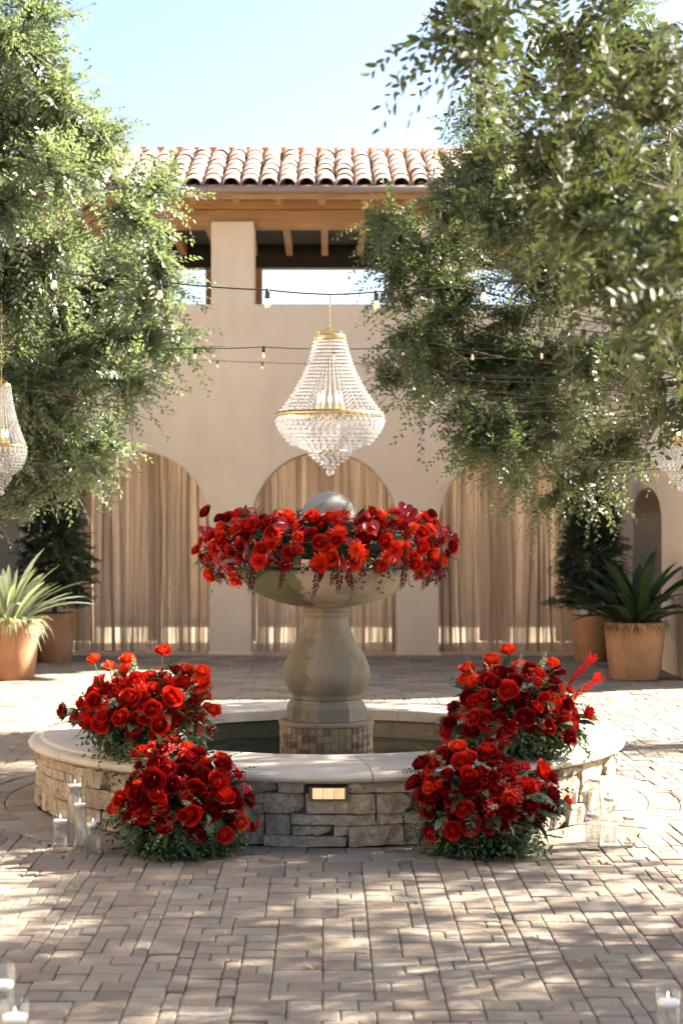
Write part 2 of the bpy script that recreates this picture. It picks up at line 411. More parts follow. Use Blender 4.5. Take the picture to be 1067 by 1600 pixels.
def paver_geo(quad, ztop, tilt, g=0.0016, bev=0.0085, cut=0.011):
    """quad: 4 corners counter-clockwise; returns verts and faces for a worn paver with knocked-off corners"""
    q = np.array(quad); c = q.mean(0)
    def inset(d, ct):
        pts = []
        for k in range(4):
            p, a, b = q[k], q[k - 1], q[(k + 1) % 4]
            ea, eb = a - p, b - p; la, lb = np.linalg.norm(ea), np.linalg.norm(eb); ea, eb = ea / max(la, 1e-6), eb / max(lb, 1e-6)
            dd = min(d, 0.3 * min(la, lb)); cc = min(ct, 0.3 * min(la, lb))
            o = p + (ea + eb) * dd
            pts += [o + ea * cc, o + eb * cc]
        return pts
    a, m, b = inset(g, cut * 0.6), inset(g + bev * 0.38, cut * 0.8), inset(g + bev, cut)
    zz = lambda x, y: tilt[0] * (x - c[0]) + tilt[1] * (y - c[1])
    v = [(x, y, -0.03) for x, y in a] + [(x, y, ztop - 0.005 + zz(x, y)) for x, y in a] + [(x, y, ztop - 0.0016 + zz(x, y)) for x, y in m] + [(x, y, ztop + zz(x, y)) for x, y in b]
    f = [tuple(range(24, 32))]
    for lv in range(3):
        for k in range(8):
            k2 = (k + 1) % 8; f.append((lv * 8 + k, lv * 8 + k2, lv * 8 + 8 + k2, lv * 8 + 8 + k))
    return v, f
quads = []
cell = 0.063
X0, Y0p, NX, NY = -6.0, 4.3, 190, 205          # random ashlar field up to y = 17.2
occ = np.zeros((NY, NX), bool)
shapes = [(3, 2), (3, 2), (3, 2), (2, 2), (2, 2), (2, 2), (2, 2), (1, 2), (3, 3), (3, 1)]
rp = random.Random(11)
for j in range(NY):
    for i in range(NX):
        if occ[j, i]: continue
        opts = shapes[:]; rp.shuffle(opts)
        for (a, b) in opts + [(1, 1)]:
            if i + a <= NX and j + b <= NY and not occ[j:j + b, i:i + a].any():
                occ[j:j + b, i:i + a] = True
                x0, y0 = X0 + i * cell, Y0p + j * cell
                quads.append([(x0, y0), (x0 + a * cell, y0), (x0 + a * cell, y0 + b * cell), (x0, y0 + b * cell)]); break
yb = Y0p + NY * cell
row = 0
while yb < 22.5:                                 # larger slabs in courses in front of the arcade
    d = 0.30; off = (row % 2) * 0.15
    x = -6.0 - off
    while x < 6.0:
        quads.append([(x, yb), (x + 0.27, yb), (x + 0.27, min(yb + d, 22.6)), (x, min(yb + d, 22.6))]); x += 0.27
    yb += d; row += 1
RI = 2.17
out = []
for q in quads:
    cc = np.mean(q, 0); r = math.hypot(cc[0] - CX, cc[1] - CY)
    rs = [math.hypot(p[0] - CX, p[1] - CY) for p in q]
    if max(rs) < RI + 0.02: continue
    if min(rs) < RI:
        nq = []
        for p, rr in zip(q, rs):
            if rr < RI: s = RI / max(rr, 1e-6); p = (CX + (p[0] - CX) * s, CY + (p[1] - CY) * s)
            nq.append(p)
        a = 0.5 * abs(sum(nq[k][0] * nq[(k + 1) % 4][1] - nq[(k + 1) % 4][0] * nq[k][1] for k in range(4)))
        if a < 0.0012: continue
        q = nq
    out.append(q)
n = 58
for k in range(n):                               # two ring courses round the basin
    for r0, r1, h_ in ((1.79, 1.98, 0), (1.98, 2.17, 0.5)):
        a0, a1 = 2 * PI * (k + h_) / n, 2 * PI * (k + 1 + h_) / n
        out.append([(CX + r0 * math.cos(a0), CY + r0 * math.sin(a0)), (CX + r1 * math.cos(a0), CY + r1 * math.sin(a0)),
                    (CX + r1 * math.cos(a1), CY + r1 * math.sin(a1)), (CX + r0 * math.cos(a1), CY + r0 * math.sin(a1))])
def paver_score(q):
    cx, cy = np.mean(q, 0)
    if cy < 5.5: return 0
    px = PX + cx * F / cy; py = PY + HC * F / cy
    if px < 0 or px > 1067 or py > 1590: return 0
    return 1 / cy
order = sorted(range(len(out)), key=lambda i: -paver_score(out[i]))
near = set(order[:298])
rest = Geo()
for i, q in enumerate(out):
    zt = rp.gauss(0, 0.0022); tl = (rp.gauss(0, 0.012), rp.gauss(0, 0.012)); ti = min(1, max(0, rp.gauss(0.50, 0.33)))
    if i in near:
        v, f = paver_geo(q, zt, tl)
        c = np.array([*np.mean(q, 0), 0.0])
        obj('paver', mesh('paver', np.array(v) - c, f, 'paver', False, ti), pav_root, c)
    else:
        v, f = paver_geo(q, zt, tl); rest.add(v, f, ti)
rest.obj('paver', 'paver', pav_root, kind='stuff')

# ------------------------------------------------------------------ building
WY = 22.6; WT = 0.42
def arch_wall(g, s0, s1, z1, opens, d0, d1, put):
    """wall along s from s0 to s1, thickness d0..d1, opens = (centre, half width, spring height, rise)"""
    xs = {s0, s1}
    for (c, hw, zs, rise) in opens:
        for k in range(25): xs.add(round(c - hw * math.cos(PI * k / 24), 5))
    xs = sorted(xs)
    def bot(x, side):
        for (c, hw, zs, rise) in opens:
            if c - hw - 1e-4 <= x <= c + hw + 1e-4:
                if abs(x - (c - hw)) < 1e-4: return zs if side > 0 else 0.0
                if abs(x - (c + hw)) < 1e-4: return zs if side < 0 else 0.0
                return zs + rise * math.sqrt(max(0, 1 - ((x - c) / hw) ** 2))
        return 0.0
    for a, b in zip(xs[:-1], xs[1:]):
        za, zb = bot(a, 1), bot(b, -1)
        ja = [zs for (c, hw, zs, rise) in opens if abs(a - (c + hw)) < 1e-4]; jb = [zs for (c, hw, zs, rise) in opens if abs(b - (c - hw)) < 1e-4]
        loop = [(a, za), (b, zb)] + [(b, z) for z in jb] + [(b, z1), (a, z1)] + [(a, z) for z in ja]
        g.add([put(x, d0, z) for x, z in loop], [tuple(range(len(loop)))])
        g.add([put(x, d1, z) for x, z in loop], [tuple(range(len(loop)))[::-1]])
        g.add([put(a, d0, z1), put(b, d0, z1), put(b, d1, z1), put(a, d1, z1)], [(0, 1, 2, 3)])
        if za > 0 or zb > 0:
            g.add([put(a, d0, za), put(b, d0, zb), put(b, d1, zb), put(a, d1, za)], [(3, 2, 1, 0)])
    for (c, hw, zs, rise) in opens:
        for x, fl in ((c - hw, 0), (c + hw, 1)):
            q = [put(x, d0, 0), put(x, d1, 0), put(x, d1, zs), put(x, d0, zs)]
            g.add(q, [(0, 1, 2, 3) if fl == 0 else (3, 2, 1, 0)])
    for x in (s0, s1):
        g.add([put(x, d0, 0), put(x, d1, 0), put(x, d1, z1), put(x, d0, z1)], [(0, 1, 2, 3)])
def wx(px): return (px - PX) * WY / F
def wz(py): return HC + (PY - py) * WY / F
bld = thing('arcade_building', 'tan plaster building with arched arcade, open timber loggia and clay tile roof', 'building', (0, WY, 0))
ZS, HWA = wz(819), 113.5 / 2764 * WY
AC = [wx(506.5), wx(506.5 - 293), wx(506.5 + 293)]
ZP = wz(475)
XL, XR = -4.35, 4.35
g = Geo(); arch_wall(g, XL, XR, ZP, [(c, HWA, ZS, HWA) for c in sorted(AC)], WY, WY + WT, lambda s, d, z: (s, d, z))
g.obj('front_wall', 'plaster', bld, bevel=0.018)
for (a, b) in ((327, 393), (620, 686)):          # thin base course of the piers
    g = Geo(); g.box(wx(a) - 0.012, wx(b) + 0.012, WY - 0.016, WY + WT + 0.02, 0.0, 0.045); g.obj('pier_base', 'plaster', bld, bevel=0.006)
zt = wz(345)
for (a, b) in ((330, 397), (618, 686), (848, 935), (30, 112)):
    g = Geo(); g.box(wx(a), wx(b), WY + 0.001, WY + 0.52, ZP - 0.02, zt); g.obj('loggia_pillar', 'plaster', bld, bevel=0.02)
YB = 25.3
g = Geo()                                        # ground floor back wall with door openings and the loggia's back parapet
ops = [(-2.95, 0.40), (-1.95, 0.42), (-0.60, 0.40), (0.52, 0.42), (1.80, 0.40), (2.95, 0.35)]
xs = XL
for c, hw in ops:
    g.box(xs, c - hw, YB, YB + 0.25, 0, 4.1); g.box(c - hw, c + hw, YB, YB + 0.25, 3.5, 4.1); xs = c + hw
g.box(xs, XR, YB, YB + 0.25, 0, 4.1)
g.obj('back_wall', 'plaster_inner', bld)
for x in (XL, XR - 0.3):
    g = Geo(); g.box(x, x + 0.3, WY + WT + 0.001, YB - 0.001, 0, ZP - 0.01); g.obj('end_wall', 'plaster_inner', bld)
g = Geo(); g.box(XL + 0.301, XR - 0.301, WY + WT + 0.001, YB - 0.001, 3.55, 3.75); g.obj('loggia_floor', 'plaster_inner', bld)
g = Geo(); g.box(XL, XR, WY + 0.06, WY + 0.34, wz(353), wz(326)); g.obj('front_beam', 'wood', bld, bevel=0.012)
g = Geo(); g.box(XL, XR, WY + 0.03, WY + 0.30, wz(325.5), wz(311)); g.obj('upper_beam', 'wood', bld, bevel=0.01)
zb0 = HC + (PY - 420) * YB / F
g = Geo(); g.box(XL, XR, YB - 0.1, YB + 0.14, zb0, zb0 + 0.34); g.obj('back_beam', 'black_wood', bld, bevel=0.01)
for px in (404, 614, 846, 690, 328, 120):
    X = (px - PX) * (YB) / F
    g = Geo(); g.box(X - 0.055, X + 0.055, YB - 0.08, YB + 0.06, 4.1, zb0); g.obj('loggia_post', 'wood', bld, bevel=0.008)
for k in range(-8, 9):
    X = wx(440) + k * wx(570) * 1.0 if False else wx(446) + k * 0.50
    if XL + 0.1 < X < XR - 0.1:
        g = Geo(); g.box(X - 0.045, X + 0.045, WY + 0.345, YB - 0.102, wz(353) + 0.005, wz(353) + 0.15); g.obj('ceiling_joist', 'wood', bld, bevel=0.006)
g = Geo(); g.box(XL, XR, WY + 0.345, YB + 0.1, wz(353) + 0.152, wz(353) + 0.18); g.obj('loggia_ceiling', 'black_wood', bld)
# roof
EY, EZ, RY = 21.98, 1.71 + (815 - 291) * 21.98 / F, 24.1
RZ = 1.71 + (815 - 238) * 24.1 / F
sl = math.hypot(RY - EY, RZ - EZ); ud = np.array([0, (RY - EY) / sl, (RZ - EZ) / sl]); nd = np.array([0, -ud[2], ud[1]])
RXL, RXR = -4.6, 4.6
g = Geo()
for k in range(-9, 10):                          # rafter tails
    X = wx(372) + 0.535 * (k + 1)
    if RXL + 0.1 < X < RXR - 0.1:
        h = Geo(); a = np.array([X, EY + 0.1, EZ - 0.10]); b = a + ud * 1.1
        v = []
        for p in (a, b):
            for dx, dn in ((-0.045, -0.11), (0.045, -0.11), (0.045, -0.012), (-0.045, -0.012)): v.append(tuple(p + np.array([dx, 0, 0]) + nd * dn))
        h.add(v, [(0, 1, 2, 3), (7, 6, 5, 4), (0, 4, 5, 1), (1, 5, 6, 2), (2, 6, 7, 3), (3, 7, 4, 0)]); h.obj('rafter_tail', 'wood', bld, bevel=0.006)
g = Geo(); v = []
for X in (RXL, RXR):
    for p, dn in ((np.array([0, EY + 0.04, EZ]), -0.11), (np.array([0, EY + 0.04, EZ]), -0.075), (np.array([0, RY, RZ]), -0.075), (np.array([0, RY, RZ]), -0.11)):
        v.append(tuple(np.array([X, 0, 0]) + p + nd * dn))
g.add(v, [(0, 1, 2, 3), (7, 6, 5, 4), (0, 4, 5, 1), (1, 5, 6, 2), (2, 6, 7, 3), (3, 7, 4, 0)]); g.obj('roof_deck', 'wood', bld)
roof = bpy.data.objects.new('roof', None); C.objects.link(roof); roof.parent = bld
g = Geo(); g.add([(RXL, RY - 0.04, RZ - 0.02), (RXR, RY - 0.04, RZ - 0.02), (RXR, RY + 2.3, RZ - 0.95), (RXL, RY + 2.3, RZ - 0.95)], [(0, 1, 2, 3)])
g.add([(RXL, RY + 2.3, RZ - 0.95), (RXR, RY + 2.3, RZ - 0.95), (RXR, RY - 0.04, RZ - 0.14), (RXL, RY - 0.04, RZ - 0.14)], [(0, 1, 2, 3)])
g.obj('back_slope', 'pan_tile', roof)
PIT, ROWS = 0.2355, 7; EXPO = (sl - 0.02) / ROWS
ncol = int((RXR - RXL) / PIT)
g = Geo(); NS = 6                                # concave pan channels under the cover tiles
for i in range(ncol + 1):
    xc = RXL + (i + 0.5) * PIT - PIT / 2
    o = []
    for k in range(NS + 1):
        a = -1 + 2 * k / NS; x = xc + a * 0.10; dn = -0.045 + 0.05 * a * a
        o.append((x, dn))
    v = [tuple(np.array([x, EY - 0.02, EZ]) + nd * dn) for x, dn in o] + [tuple(np.array([x, EY, EZ]) + ud * sl + nd * dn) for x, dn in o]
    g.add(v, [(k, k + 1, NS + 2 + k, NS + 1 + k) for k in range(NS)])
g.obj('pan_channel', 'pan_tile', roof, smooth=True, kind='stuff')
def barrel():
    g = Geo(); L = EXPO + 0.06; n = 8
    v = []; f = []
    for ring, (s, r) in enumerate(((0, 0.096), (0, 0.1135), (L, 0.099), (L, 0.084))):
        for k in range(n + 1):
            a = PI * k / n; v.append((r * math.cos(a), s, (r * math.sin(a)) * 0.86 + (0.020 if s == 0 else 0.0)))
    m = n + 1
    for k in range(n):
        f += [(m + k, m + k + 1, 2 * m + k + 1, 2 * m + k), (k + 1, k, 3 * m + k, 3 * m + k + 1)[::1], (k, k + 1, m + k + 1, m + k)[::-1]]
    f += [(0, m, 2 * m, 3 * m), (n, 3 * m + n, 2 * m + n, m + n)]
    return mesh('barrel_tile', v, f, 'roof_tile', True)
bt = barrel()
rot = Matrix(((1, 0, 0), (0, ud[1], nd[1]), (0, ud[2], nd[2]))).to_4x4()
cnt = 0
for r in range(ROWS):
    for i in range(ncol):
        xc = RXL + (i + 0.5) * PIT
        p = np.array([xc + rp.gauss(0, 0.006), EY, EZ]) + ud * (r * EXPO + rp.gauss(0, 0.008)) + nd * 0.0
        o = obj('roof_tile', bt, roof); o.matrix_local = Matrix.Translation(Vector(p) - Vector((0, WY, 0))) @ rot @ Euler((rp.gauss(0, 0.016), rp.gauss(0, 0.03), rp.gauss(0, 0.03))).to_matrix().to_4x4()
        cnt += 1
g = Geo()
g.tube([(RXL, RY, RZ + 0.0), (RXR, RY, RZ + 0.0)], 0.075, 10); g.obj('ridge_cap', 'pan_tile', roof, smooth=True)
g = Geo(); g.tube([(RXL - 0.02, EY - 0.05, EZ - 0.045), (RXR + 0.02, EY - 0.05, EZ - 0.045)], 0.05, 10); g.obj('gutter', 'gutter', bld, smooth=True)
g = Geo(); g.box(RXL, RXR, EY + 0.0, EY + 0.03, EZ - 0.16, EZ - 0.04); g.obj('fascia_board', 'wood', bld)

gw = thing('backdrop_wall', 'tall backdrop wall added behind the sheer curtains', 'wall', (0, 31.0, 0))  # added to cover the bright horizon that shows through the sheer fabric
g = Geo(); g.box(-9, 9, 31.0, 31.3, -0.02, 3.6); g.obj('wall_body', 'plaster', gw); g = Geo(); g.box(-9.05, 9.05, 30.96, 31.34, 3.601, 3.68); g.obj('coping', 'cap_stone', gw)
# wings
WXR = 3.87
def wing(sign, yend, h, label):
    X = sign * WXR
    t = thing('building_wing', label, 'building', (X, yend, 0))
    put = lambda s, d, z: (sign * d, s, z)
    g = Geo(); arch_wall(g, yend, WY - 0.003, h, [(21.45, 0.98, 1.70, 0.42)], WXR, WXR + 0.4, put); g.obj('courtyard_wall', 'plaster', t, bevel=0.018)
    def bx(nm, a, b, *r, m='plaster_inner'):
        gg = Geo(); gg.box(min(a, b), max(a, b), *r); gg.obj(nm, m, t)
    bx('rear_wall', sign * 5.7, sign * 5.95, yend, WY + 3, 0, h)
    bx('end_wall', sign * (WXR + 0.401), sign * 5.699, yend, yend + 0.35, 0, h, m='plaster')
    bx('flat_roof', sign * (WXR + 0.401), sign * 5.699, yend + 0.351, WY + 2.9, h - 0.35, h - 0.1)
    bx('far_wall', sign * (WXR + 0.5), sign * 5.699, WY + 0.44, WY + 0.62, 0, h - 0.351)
    return t
wing(1, 19.0, 4.1, 'plain tan plaster wing with low dark archway behind the shaded potted plants at right')
lw_ = wing(-1, 18.6, 3.3, 'plain tan plaster wing with low archway behind the sunlit potted plants at left')

g = Geo(); arch_wall(g, -2.0, 18.59, 4.6, [(1.0 + 3.2 * k, 0.95, 1.7, 0.95) for k in range(6)], 7.6, 8.0, lambda s, d, z: (-d, s, z)); g.obj('bounce_wall', 'plaster', lw_, bevel=0.018)  # unseen arcade, with rear wall and roof, added to bounce sunlight onto the facade
g = Geo(); g.box(-10.2, -9.95, -2.0, 18.59, 0, 4.6); g.obj('bounce_rear_wall', 'plaster_inner', lw_)
g = Geo(); g.box(-9.949, -8.001, -2.0, 18.59, 4.2, 4.45); g.obj('bounce_roof', 'plaster_inner', lw_)

# curtains
def curtain(cx, hw, label, seed):
    rr = np.random.default_rng(seed)
    Yc = WY + WT + 0.10; NXc, NZc = 520, 26; H = 2.78
    u = np.linspace(-1, 1, NXc)
    ph = np.zeros(NXc); x = u * (hw + 0.14)
    fr = np.interp(u, np.linspace(-1, 1, 14), rr.uniform(9, 30, 14))
    ph = np.cumsum(fr) * (x[1] - x[0]) * 2.6
    amp = np.interp(u, np.linspace(-1, 1, 22), rr.uniform(0.02, 0.075, 22))
    v = []
    sw = np.interp(u, np.linspace(-1, 1, 9), rr.uniform(-0.05, 0.05, 9))
    ph2 = np.interp(u, np.linspace(-1, 1, 40), rr.uniform(0, 6.28, 40))
    for j in range(NZc):
        t = j / (NZc - 1); z = 0.012 + H * t
        k = 0.5 + 0.5 * (1 - t) + 0.18 * math.sin(7 * t + seed)
        yy = Yc + k * amp * np.sin(ph + 0.6 * np.sin(t * 3 + ph2)) + 0.009 * np.sin(ph * 3.1 + 1.2 + t) + 0.004 * np.sin(ph * 7.3 + 2 * t)
        xx = x + sw * np.sin(t * 2.6) + 0.62 * amp * np.cos(ph + 0.5 * np.sin(t * 3 + ph2)) * k + 0.016 * np.sin(t * 4.2 + 1.7 * ph2) * (1 - t)
        if j == 0: z = 0.012 + 0 * t
        v += list(zip(xx + cx, yy - WY, np.full(NXc, z)))
    i, j = np.meshgrid(np.arange(NXc - 1), np.arange(NZc - 1)); a = (j * NXc + i).ravel()
    f = np.stack([a, a + 1, a + NXc + 1, a + NXc], 1)
    o = obj('curtain', mesh('curtain', np.array(v), f, 'sheer', True), None, (0, WY, 0))
    tag(o, label, 'curtain', 'sheer curtains hung in the arches')
    return o
curtain(AC[0], HWA, 'sheer tan curtain filling the middle arch, straight behind the fountain bowl', 3)
curtain(AC[1], HWA, 'sheer golden curtain in the arch beside the sunlit planters and leafy left tree', 4)
curtain(AC[2], HWA, 'sheer brown curtain in the arch beside the shaded planters and dark conifer', 5)

# ------------------------------------------------------------------ fountain
fo = thing('fountain', 'round stone fountain with mossy pedestal, scalloped bowl and ball top', 'fountain', (CX, CY, 0))
CT, CB = 0.414, 0.335
RW = 1.80
bw = Geo()                                       # mortar core
bw.lathe([(1.30, 0.0), (RW - 0.05, 0.0), (RW - 0.05, CB + 0.005), (1.30, CB + 0.005), (1.30, 0.0)], 96, (CX, CY, 0))
wall = bw.obj('basin_wall', 'mortar', fo)
bi = Geo(); bi.lathe([(1.295, 0.02), (1.255, 0.04), (1.255, 0.30), (1.24, CB)], 96, (CX, CY, 0)); bi.obj('basin_lining', 'cast', fo, smooth=True)
def stone_geo(a0, a1, z0, z1, seed, rr):
    """rough-faced stone on the cylinder between angles a0..a1 and heights z0..z1"""
    nu = max(4, int((a1 - a0) * RW / 0.035)); nv = max(3, int((z1 - z0) / 0.035))
    nu, nv = min(nu, 9), min(nv, 5)
    bulge = rr.uniform(0.010, 0.036); cu, cv = rr.uniform(0.3, 0.7), rr.uniform(0.3, 0.7)
    sk0, sk1 = rr.gauss(0, 0.005), rr.gauss(0, 0.005); tl = rr.gauss(0, 0.012); tv = rr.gauss(0, 0.010)
    v = []; gp = 0.0015
    noise = [[rr.gauss(0, 0.0075) for _ in range(nu + 1)] for _ in range(nv + 1)]
    for j in range(nv + 1):
        for i in range(nu + 1):
            u, w_ = i / nu, j / nv
            edge = min(u, 1 - u, 1) * nu, min(w_, 1 - w_) * nv
            e = min(edge)
            d = -0.035 if e == 0 else bulge * (0.75 + 0.25 * min(1, e / 2)) + noise[j][i] + tl * (u - 0.5) + tv * (w_ - 0.5)
            if e == 0: pass
            uu = u; ww = w_
            if e == 1:   # pull the first inner ring to the edge: crisp arris
                uu = u + (-0.9 / nu if i == 1 else 0.9 / nu if i == nu - 1 else 0)
                ww = w_ + (-0.9 / nv if j == 1 else 0.9 / nv if j == nv - 1 else 0)
                d -= 0.007
            an = a0 + gp / RW + (a1 - a0 - 2 * gp / RW) * uu + (rr.gauss(0, 0.0022) if 0 < i < nu else 0)
            z = z0 + gp + (z1 - z0 - 2 * gp) * ww + (sk0 * (uu - 0.5) + rr.gauss(0, 0.002)) * (1 if 0 < j < nv or True else 0)
            r = RW - 0.028 + d
            v.append((CX + r * math.cos(an), CY + r * math.sin(an), min(max(z, 0.0), CB - 0.001)))
    f = [(j * (nu + 1) + i, j * (nu + 1) + i + 1, (j + 1) * (nu + 1) + i + 1, (j + 1) * (nu + 1) + i) for j in range(nv) for i in range(nu)]
    return v, f
GA, GZ = 150, 6                                   # grid cells round and up
occ = np.zeros((GZ, GA), bool)
zl = [0.0, 0.058, 0.112, 0.17, 0.225, 0.28, CB - 0.002]
lamp_a = -PI / 2
lc = int(((lamp_a % (2 * PI)) / (2 * PI)) * GA)
occ[5, lc - 1:lc + 2] = True
LA0, LA1 = 2 * PI * (lc - 1) / GA, 2 * PI * (lc + 2) / GA
rs = random.Random(5)
stones = []
opts0 = [(4, 2), (3, 2), (5, 2), (3, 1), (2, 2), (4, 1), (3, 3), (2, 1), (4, 2), (6, 1), (3, 2)]
for j in range(GZ):
    for i in range(GA):
        if occ[j, i]: continue
        op = opts0[:]; rs.shuffle(op)
        for a, b in op + [(2, 1), (1, 1)]:
            if i + a <= GA and j + b <= GZ and not occ[j:j + b, i:i + a].any():
                occ[j:j + b, i:i + a] = True; stones.append((i, i + a, j, j + b)); break
stones.sort(key=lambda s: math.sin(2 * PI * (s[0] + s[1]) / 2 / GA))      # nearest the camera first
rest = Geo()
for k, (i0, i1, j0, j1) in enumerate(stones):
    jit = lambda i: 2 * PI * i / GA
    v, f = stone_geo(jit(i0), jit(i1), zl[j0], zl[j1], k, rs); ti = min(1, max(0, rs.gauss(0.5, 0.28)))
    if k < 298:
        c = np.mean(v, 0)
        obj('stone', mesh('stone', np.array(v) - c, f, 'stone', False, ti), wall, Vector(c) - Vector((CX, CY, 0)))
    else: rest.add(v, f, ti)
if rest.v: rest.obj('stone', 'stone', wall, smooth=True, kind='stuff')
# step light
def cyl_box(g, a0, a1, r0, r1, z0, z1, n=4):
    for k in range(n):
        b0, b1 = a0 + (a1 - a0) * k / n, a0 + (a1 - a0) * (k + 1) / n
        v = [(CX + r * math.cos(a), CY + r * math.sin(a), z) for z in (z0, z1) for r, a in ((r0, b0), (r1, b0), (r1, b1), (r0, b1))]
        g.add(v, [(0, 1, 2, 3)[::-1], (4, 5, 6, 7), (1, 2, 6, 5), (0, 1, 5, 4), (2, 3, 7, 6), (3, 0, 4, 7)])
# the lamp hangs centred on x = 513 px
la = -PI / 2 + (513.5 - PX) / F * 9.28 / RW
hw = 30.5 * 9.28 / F / RW; zc = HC + (PY - 1240.5) * 9.27 / F; hh = 11 * 9.28 / F
g = Geo(); ib = 0.0075
cyl_box(g, la - hw, la + hw, RW - 0.04, RW + 0.012, zc + hh - ib, zc + hh); cyl_box(g, la - hw, la + hw, RW - 0.04, RW + 0.012, zc - hh, zc - hh + ib)
cyl_box(g, la - hw, la - hw + 0.016 / RW, RW - 0.04, RW + 0.012, zc - hh + ib, zc + hh - ib, 1); cyl_box(g, la + hw - 0.016 / RW, la + hw, RW - 0.04, RW + 0.012, zc - hh + ib, zc + hh - ib, 1)
cyl_box(g, la - hw, la + hw, RW - 0.05, RW - 0.041, zc - hh, zc + hh)
sl_ = g.obj('step_light', 'bronze', fo)
for k in range(3):
    b0 = la - hw + 0.017 / RW; wd = (2 * hw - 0.034 / RW) / 3
    g = Geo(); cyl_box(g, b0 + wd * k + 0.0007, b0 + wd * (k + 1) - 0.0007, RW - 0.04, RW - 0.004, zc - hh + ib + 0.001, zc + hh - ib - 0.001, 2); g.obj('lamp_pane', 'lamp_panel', sl_)
# coping stones
NCAP = 17; prof = [(1.20, CB + 0.004), (1.20, CT - 0.012), (1.206, CT - 0.004), (1.218, CT), (1.72, CT), (1.745, CT - 0.002), (1.757, CT - 0.008), (1.765, CT - 0.016), (1.785, CT - 0.017),
                   (1.81, CT - 0.020), (1.83, CT - 0.030), (1.840, CT - 0.044), (1.836, CT - 0.058), (1.822, CT - 0.067), (1.812, CT - 0.071), (1.808, CB + 0.004), (1.20, CB + 0.004)]
off = (583 - PX) / F * 9.3 / 1.85
for k in range(NCAP):
    a0 = -PI / 2 + off + 2 * PI * k / NCAP + 0.0016; a1 = a0 + 2 * PI / NCAP - 0.0032
    m = len(prof); ns = 12; v = []; f = []; dz = rs.gauss(0, 0.0012)
    am = (a0 + a1) / 2; org = np.array([CX + 1.5 * math.cos(am), CY + 1.5 * math.sin(am), CB])
    for i in range(ns + 1):
        a = a0 + (a1 - a0) * i / ns; ed = 0.002 if i in (0, ns) else 0
        for r, z in prof: v.append((CX + (r - ed) * math.cos(a), CY + (r - ed) * math.sin(a), z + dz - (ed if z > CB + 0.01 else 0)))
    for i in range(ns):
        for j in range(m - 1): f.append((i * m + j, (i + 1) * m + j, (i + 1) * m + j + 1, i * m + j + 1))
    f.append(tuple(range(m - 1))[::-1]); f.append(tuple(ns * m + j for j in range(m - 1)))
    o = obj('coping_stone', mesh('coping_stone', np.array(v) - org, f, 'cap_stone', False), fo, Vector(org) - Vector((CX, CY, 0)))
    for p in o.data.polygons: p.use_smooth = False
g = Geo(); g.lathe([(0.001, 0.215), (1.26, 0.215)], 64, (CX, CY, 0)); g.obj('water', 'pool_water', fo)
g = Geo(); g.lathe([(0.001, 0.02), (1.27, 0.02)], 48, (CX, CY, 0)); g.obj('basin_floor', 'cast', fo)
# mosaic drum
RD = 0.286
g = Geo(); g.lathe([(RD - 0.004, 0.02), (RD - 0.004, 0.447), (RD + 0.012, 0.45), (RD + 0.012, 0.466), (RD, 0.472), (0.001, 0.472)], 72, (CX, CY, 0))
drum = g.obj('mosaic_drum', 'grout', fo)
NT = 40
for r in range(5):
    for k in range(NT):
        a0 = 2 * PI * (k + (0.0)) / NT + 0.1; da = 2 * PI / NT; z1 = 0.443 - r * 0.0445; z0 = z1 - 0.0405
        gp = 0.06 * da
        v = []
        for (rr_, ins) in ((RD - 0.006, 0), (RD + 0.003, 0), (RD + 0.006, 0.10), (RD + 0.002, 0.24), (RD + 0.006, 0.36)):
            b0, b1 = a0 + gp + ins * da, a0 + da - gp - ins * da; y0, y1 = z0 + ins * 0.04, z1 - ins * 0.04
            v += [(CX + rr_ * math.cos(a), CY + rr_ * math.sin(a), z) for a, z in ((b0, y0), (b1, y0), (b1, y1), (b0, y1))]
        f = []
        for lv in range(4):
            for q in range(4): f.append((lv * 4 + q, lv * 4 + (q + 1) % 4, lv * 4 + 4 + (q + 1) % 4, lv * 4 + 4 + q))
        f.append((16, 17, 18, 19))
        c = np.mean(v, 0)
        obj('tile', mesh('tile', np.array(v) - c, f, 'mosaic', False, min(1, max(0, rs.gauss(0.45, 0.3)))), drum, Vector(c) - Vector((CX, CY, 0)))
# pedestal: eight-sided plinth turning into a round baluster
def octo(k):                                     # 0 round, 1 octagon
    def fn(a, z):
        b = (a + 0.20) % (PI / 4) - PI / 8
        return 1 + k * (math.cos(PI / 8) / math.cos(b) - 1) * 1.0 + (0.02 * k)
    return fn
s_ = 11.08 / F
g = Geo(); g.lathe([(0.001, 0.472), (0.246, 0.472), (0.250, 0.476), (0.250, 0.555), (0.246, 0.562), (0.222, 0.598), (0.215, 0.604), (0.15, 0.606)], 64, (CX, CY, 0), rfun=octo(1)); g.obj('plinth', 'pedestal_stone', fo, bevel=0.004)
bp = [(0.15, 0.600), (0.212, 0.604), (0.218, 0.612), (0.214, 0.622), (0.232, 0.645), (0.256, 0.685), (0.270, 0.725), (0.274, 0.762), (0.270, 0.80), (0.256, 0.845), (0.232, 0.89), (0.204, 0.935), (0.178, 0.98),
      (0.158, 1.025), (0.146, 1.065), (0.138, 1.105), (0.134, 1.118), (0.148, 1.122), (0.151, 1.134), (0.148, 1.147), (0.139, 1.150), (0.138, 1.162), (0.139, 1.182), (0.10, 1.185)]
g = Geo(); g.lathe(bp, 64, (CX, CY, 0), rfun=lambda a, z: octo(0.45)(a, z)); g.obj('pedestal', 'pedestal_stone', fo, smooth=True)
def lobes(a, z):
    k = 8; b = ((a + 0.35 + 0.9 * (z - 1.19)) * k / (2 * PI)) % 1.0; d = min(b, 1 - b)
    return 1 - 0.05 * math.exp(-(d / 0.022) ** 2) + 0.012 * math.sin(PI * b)
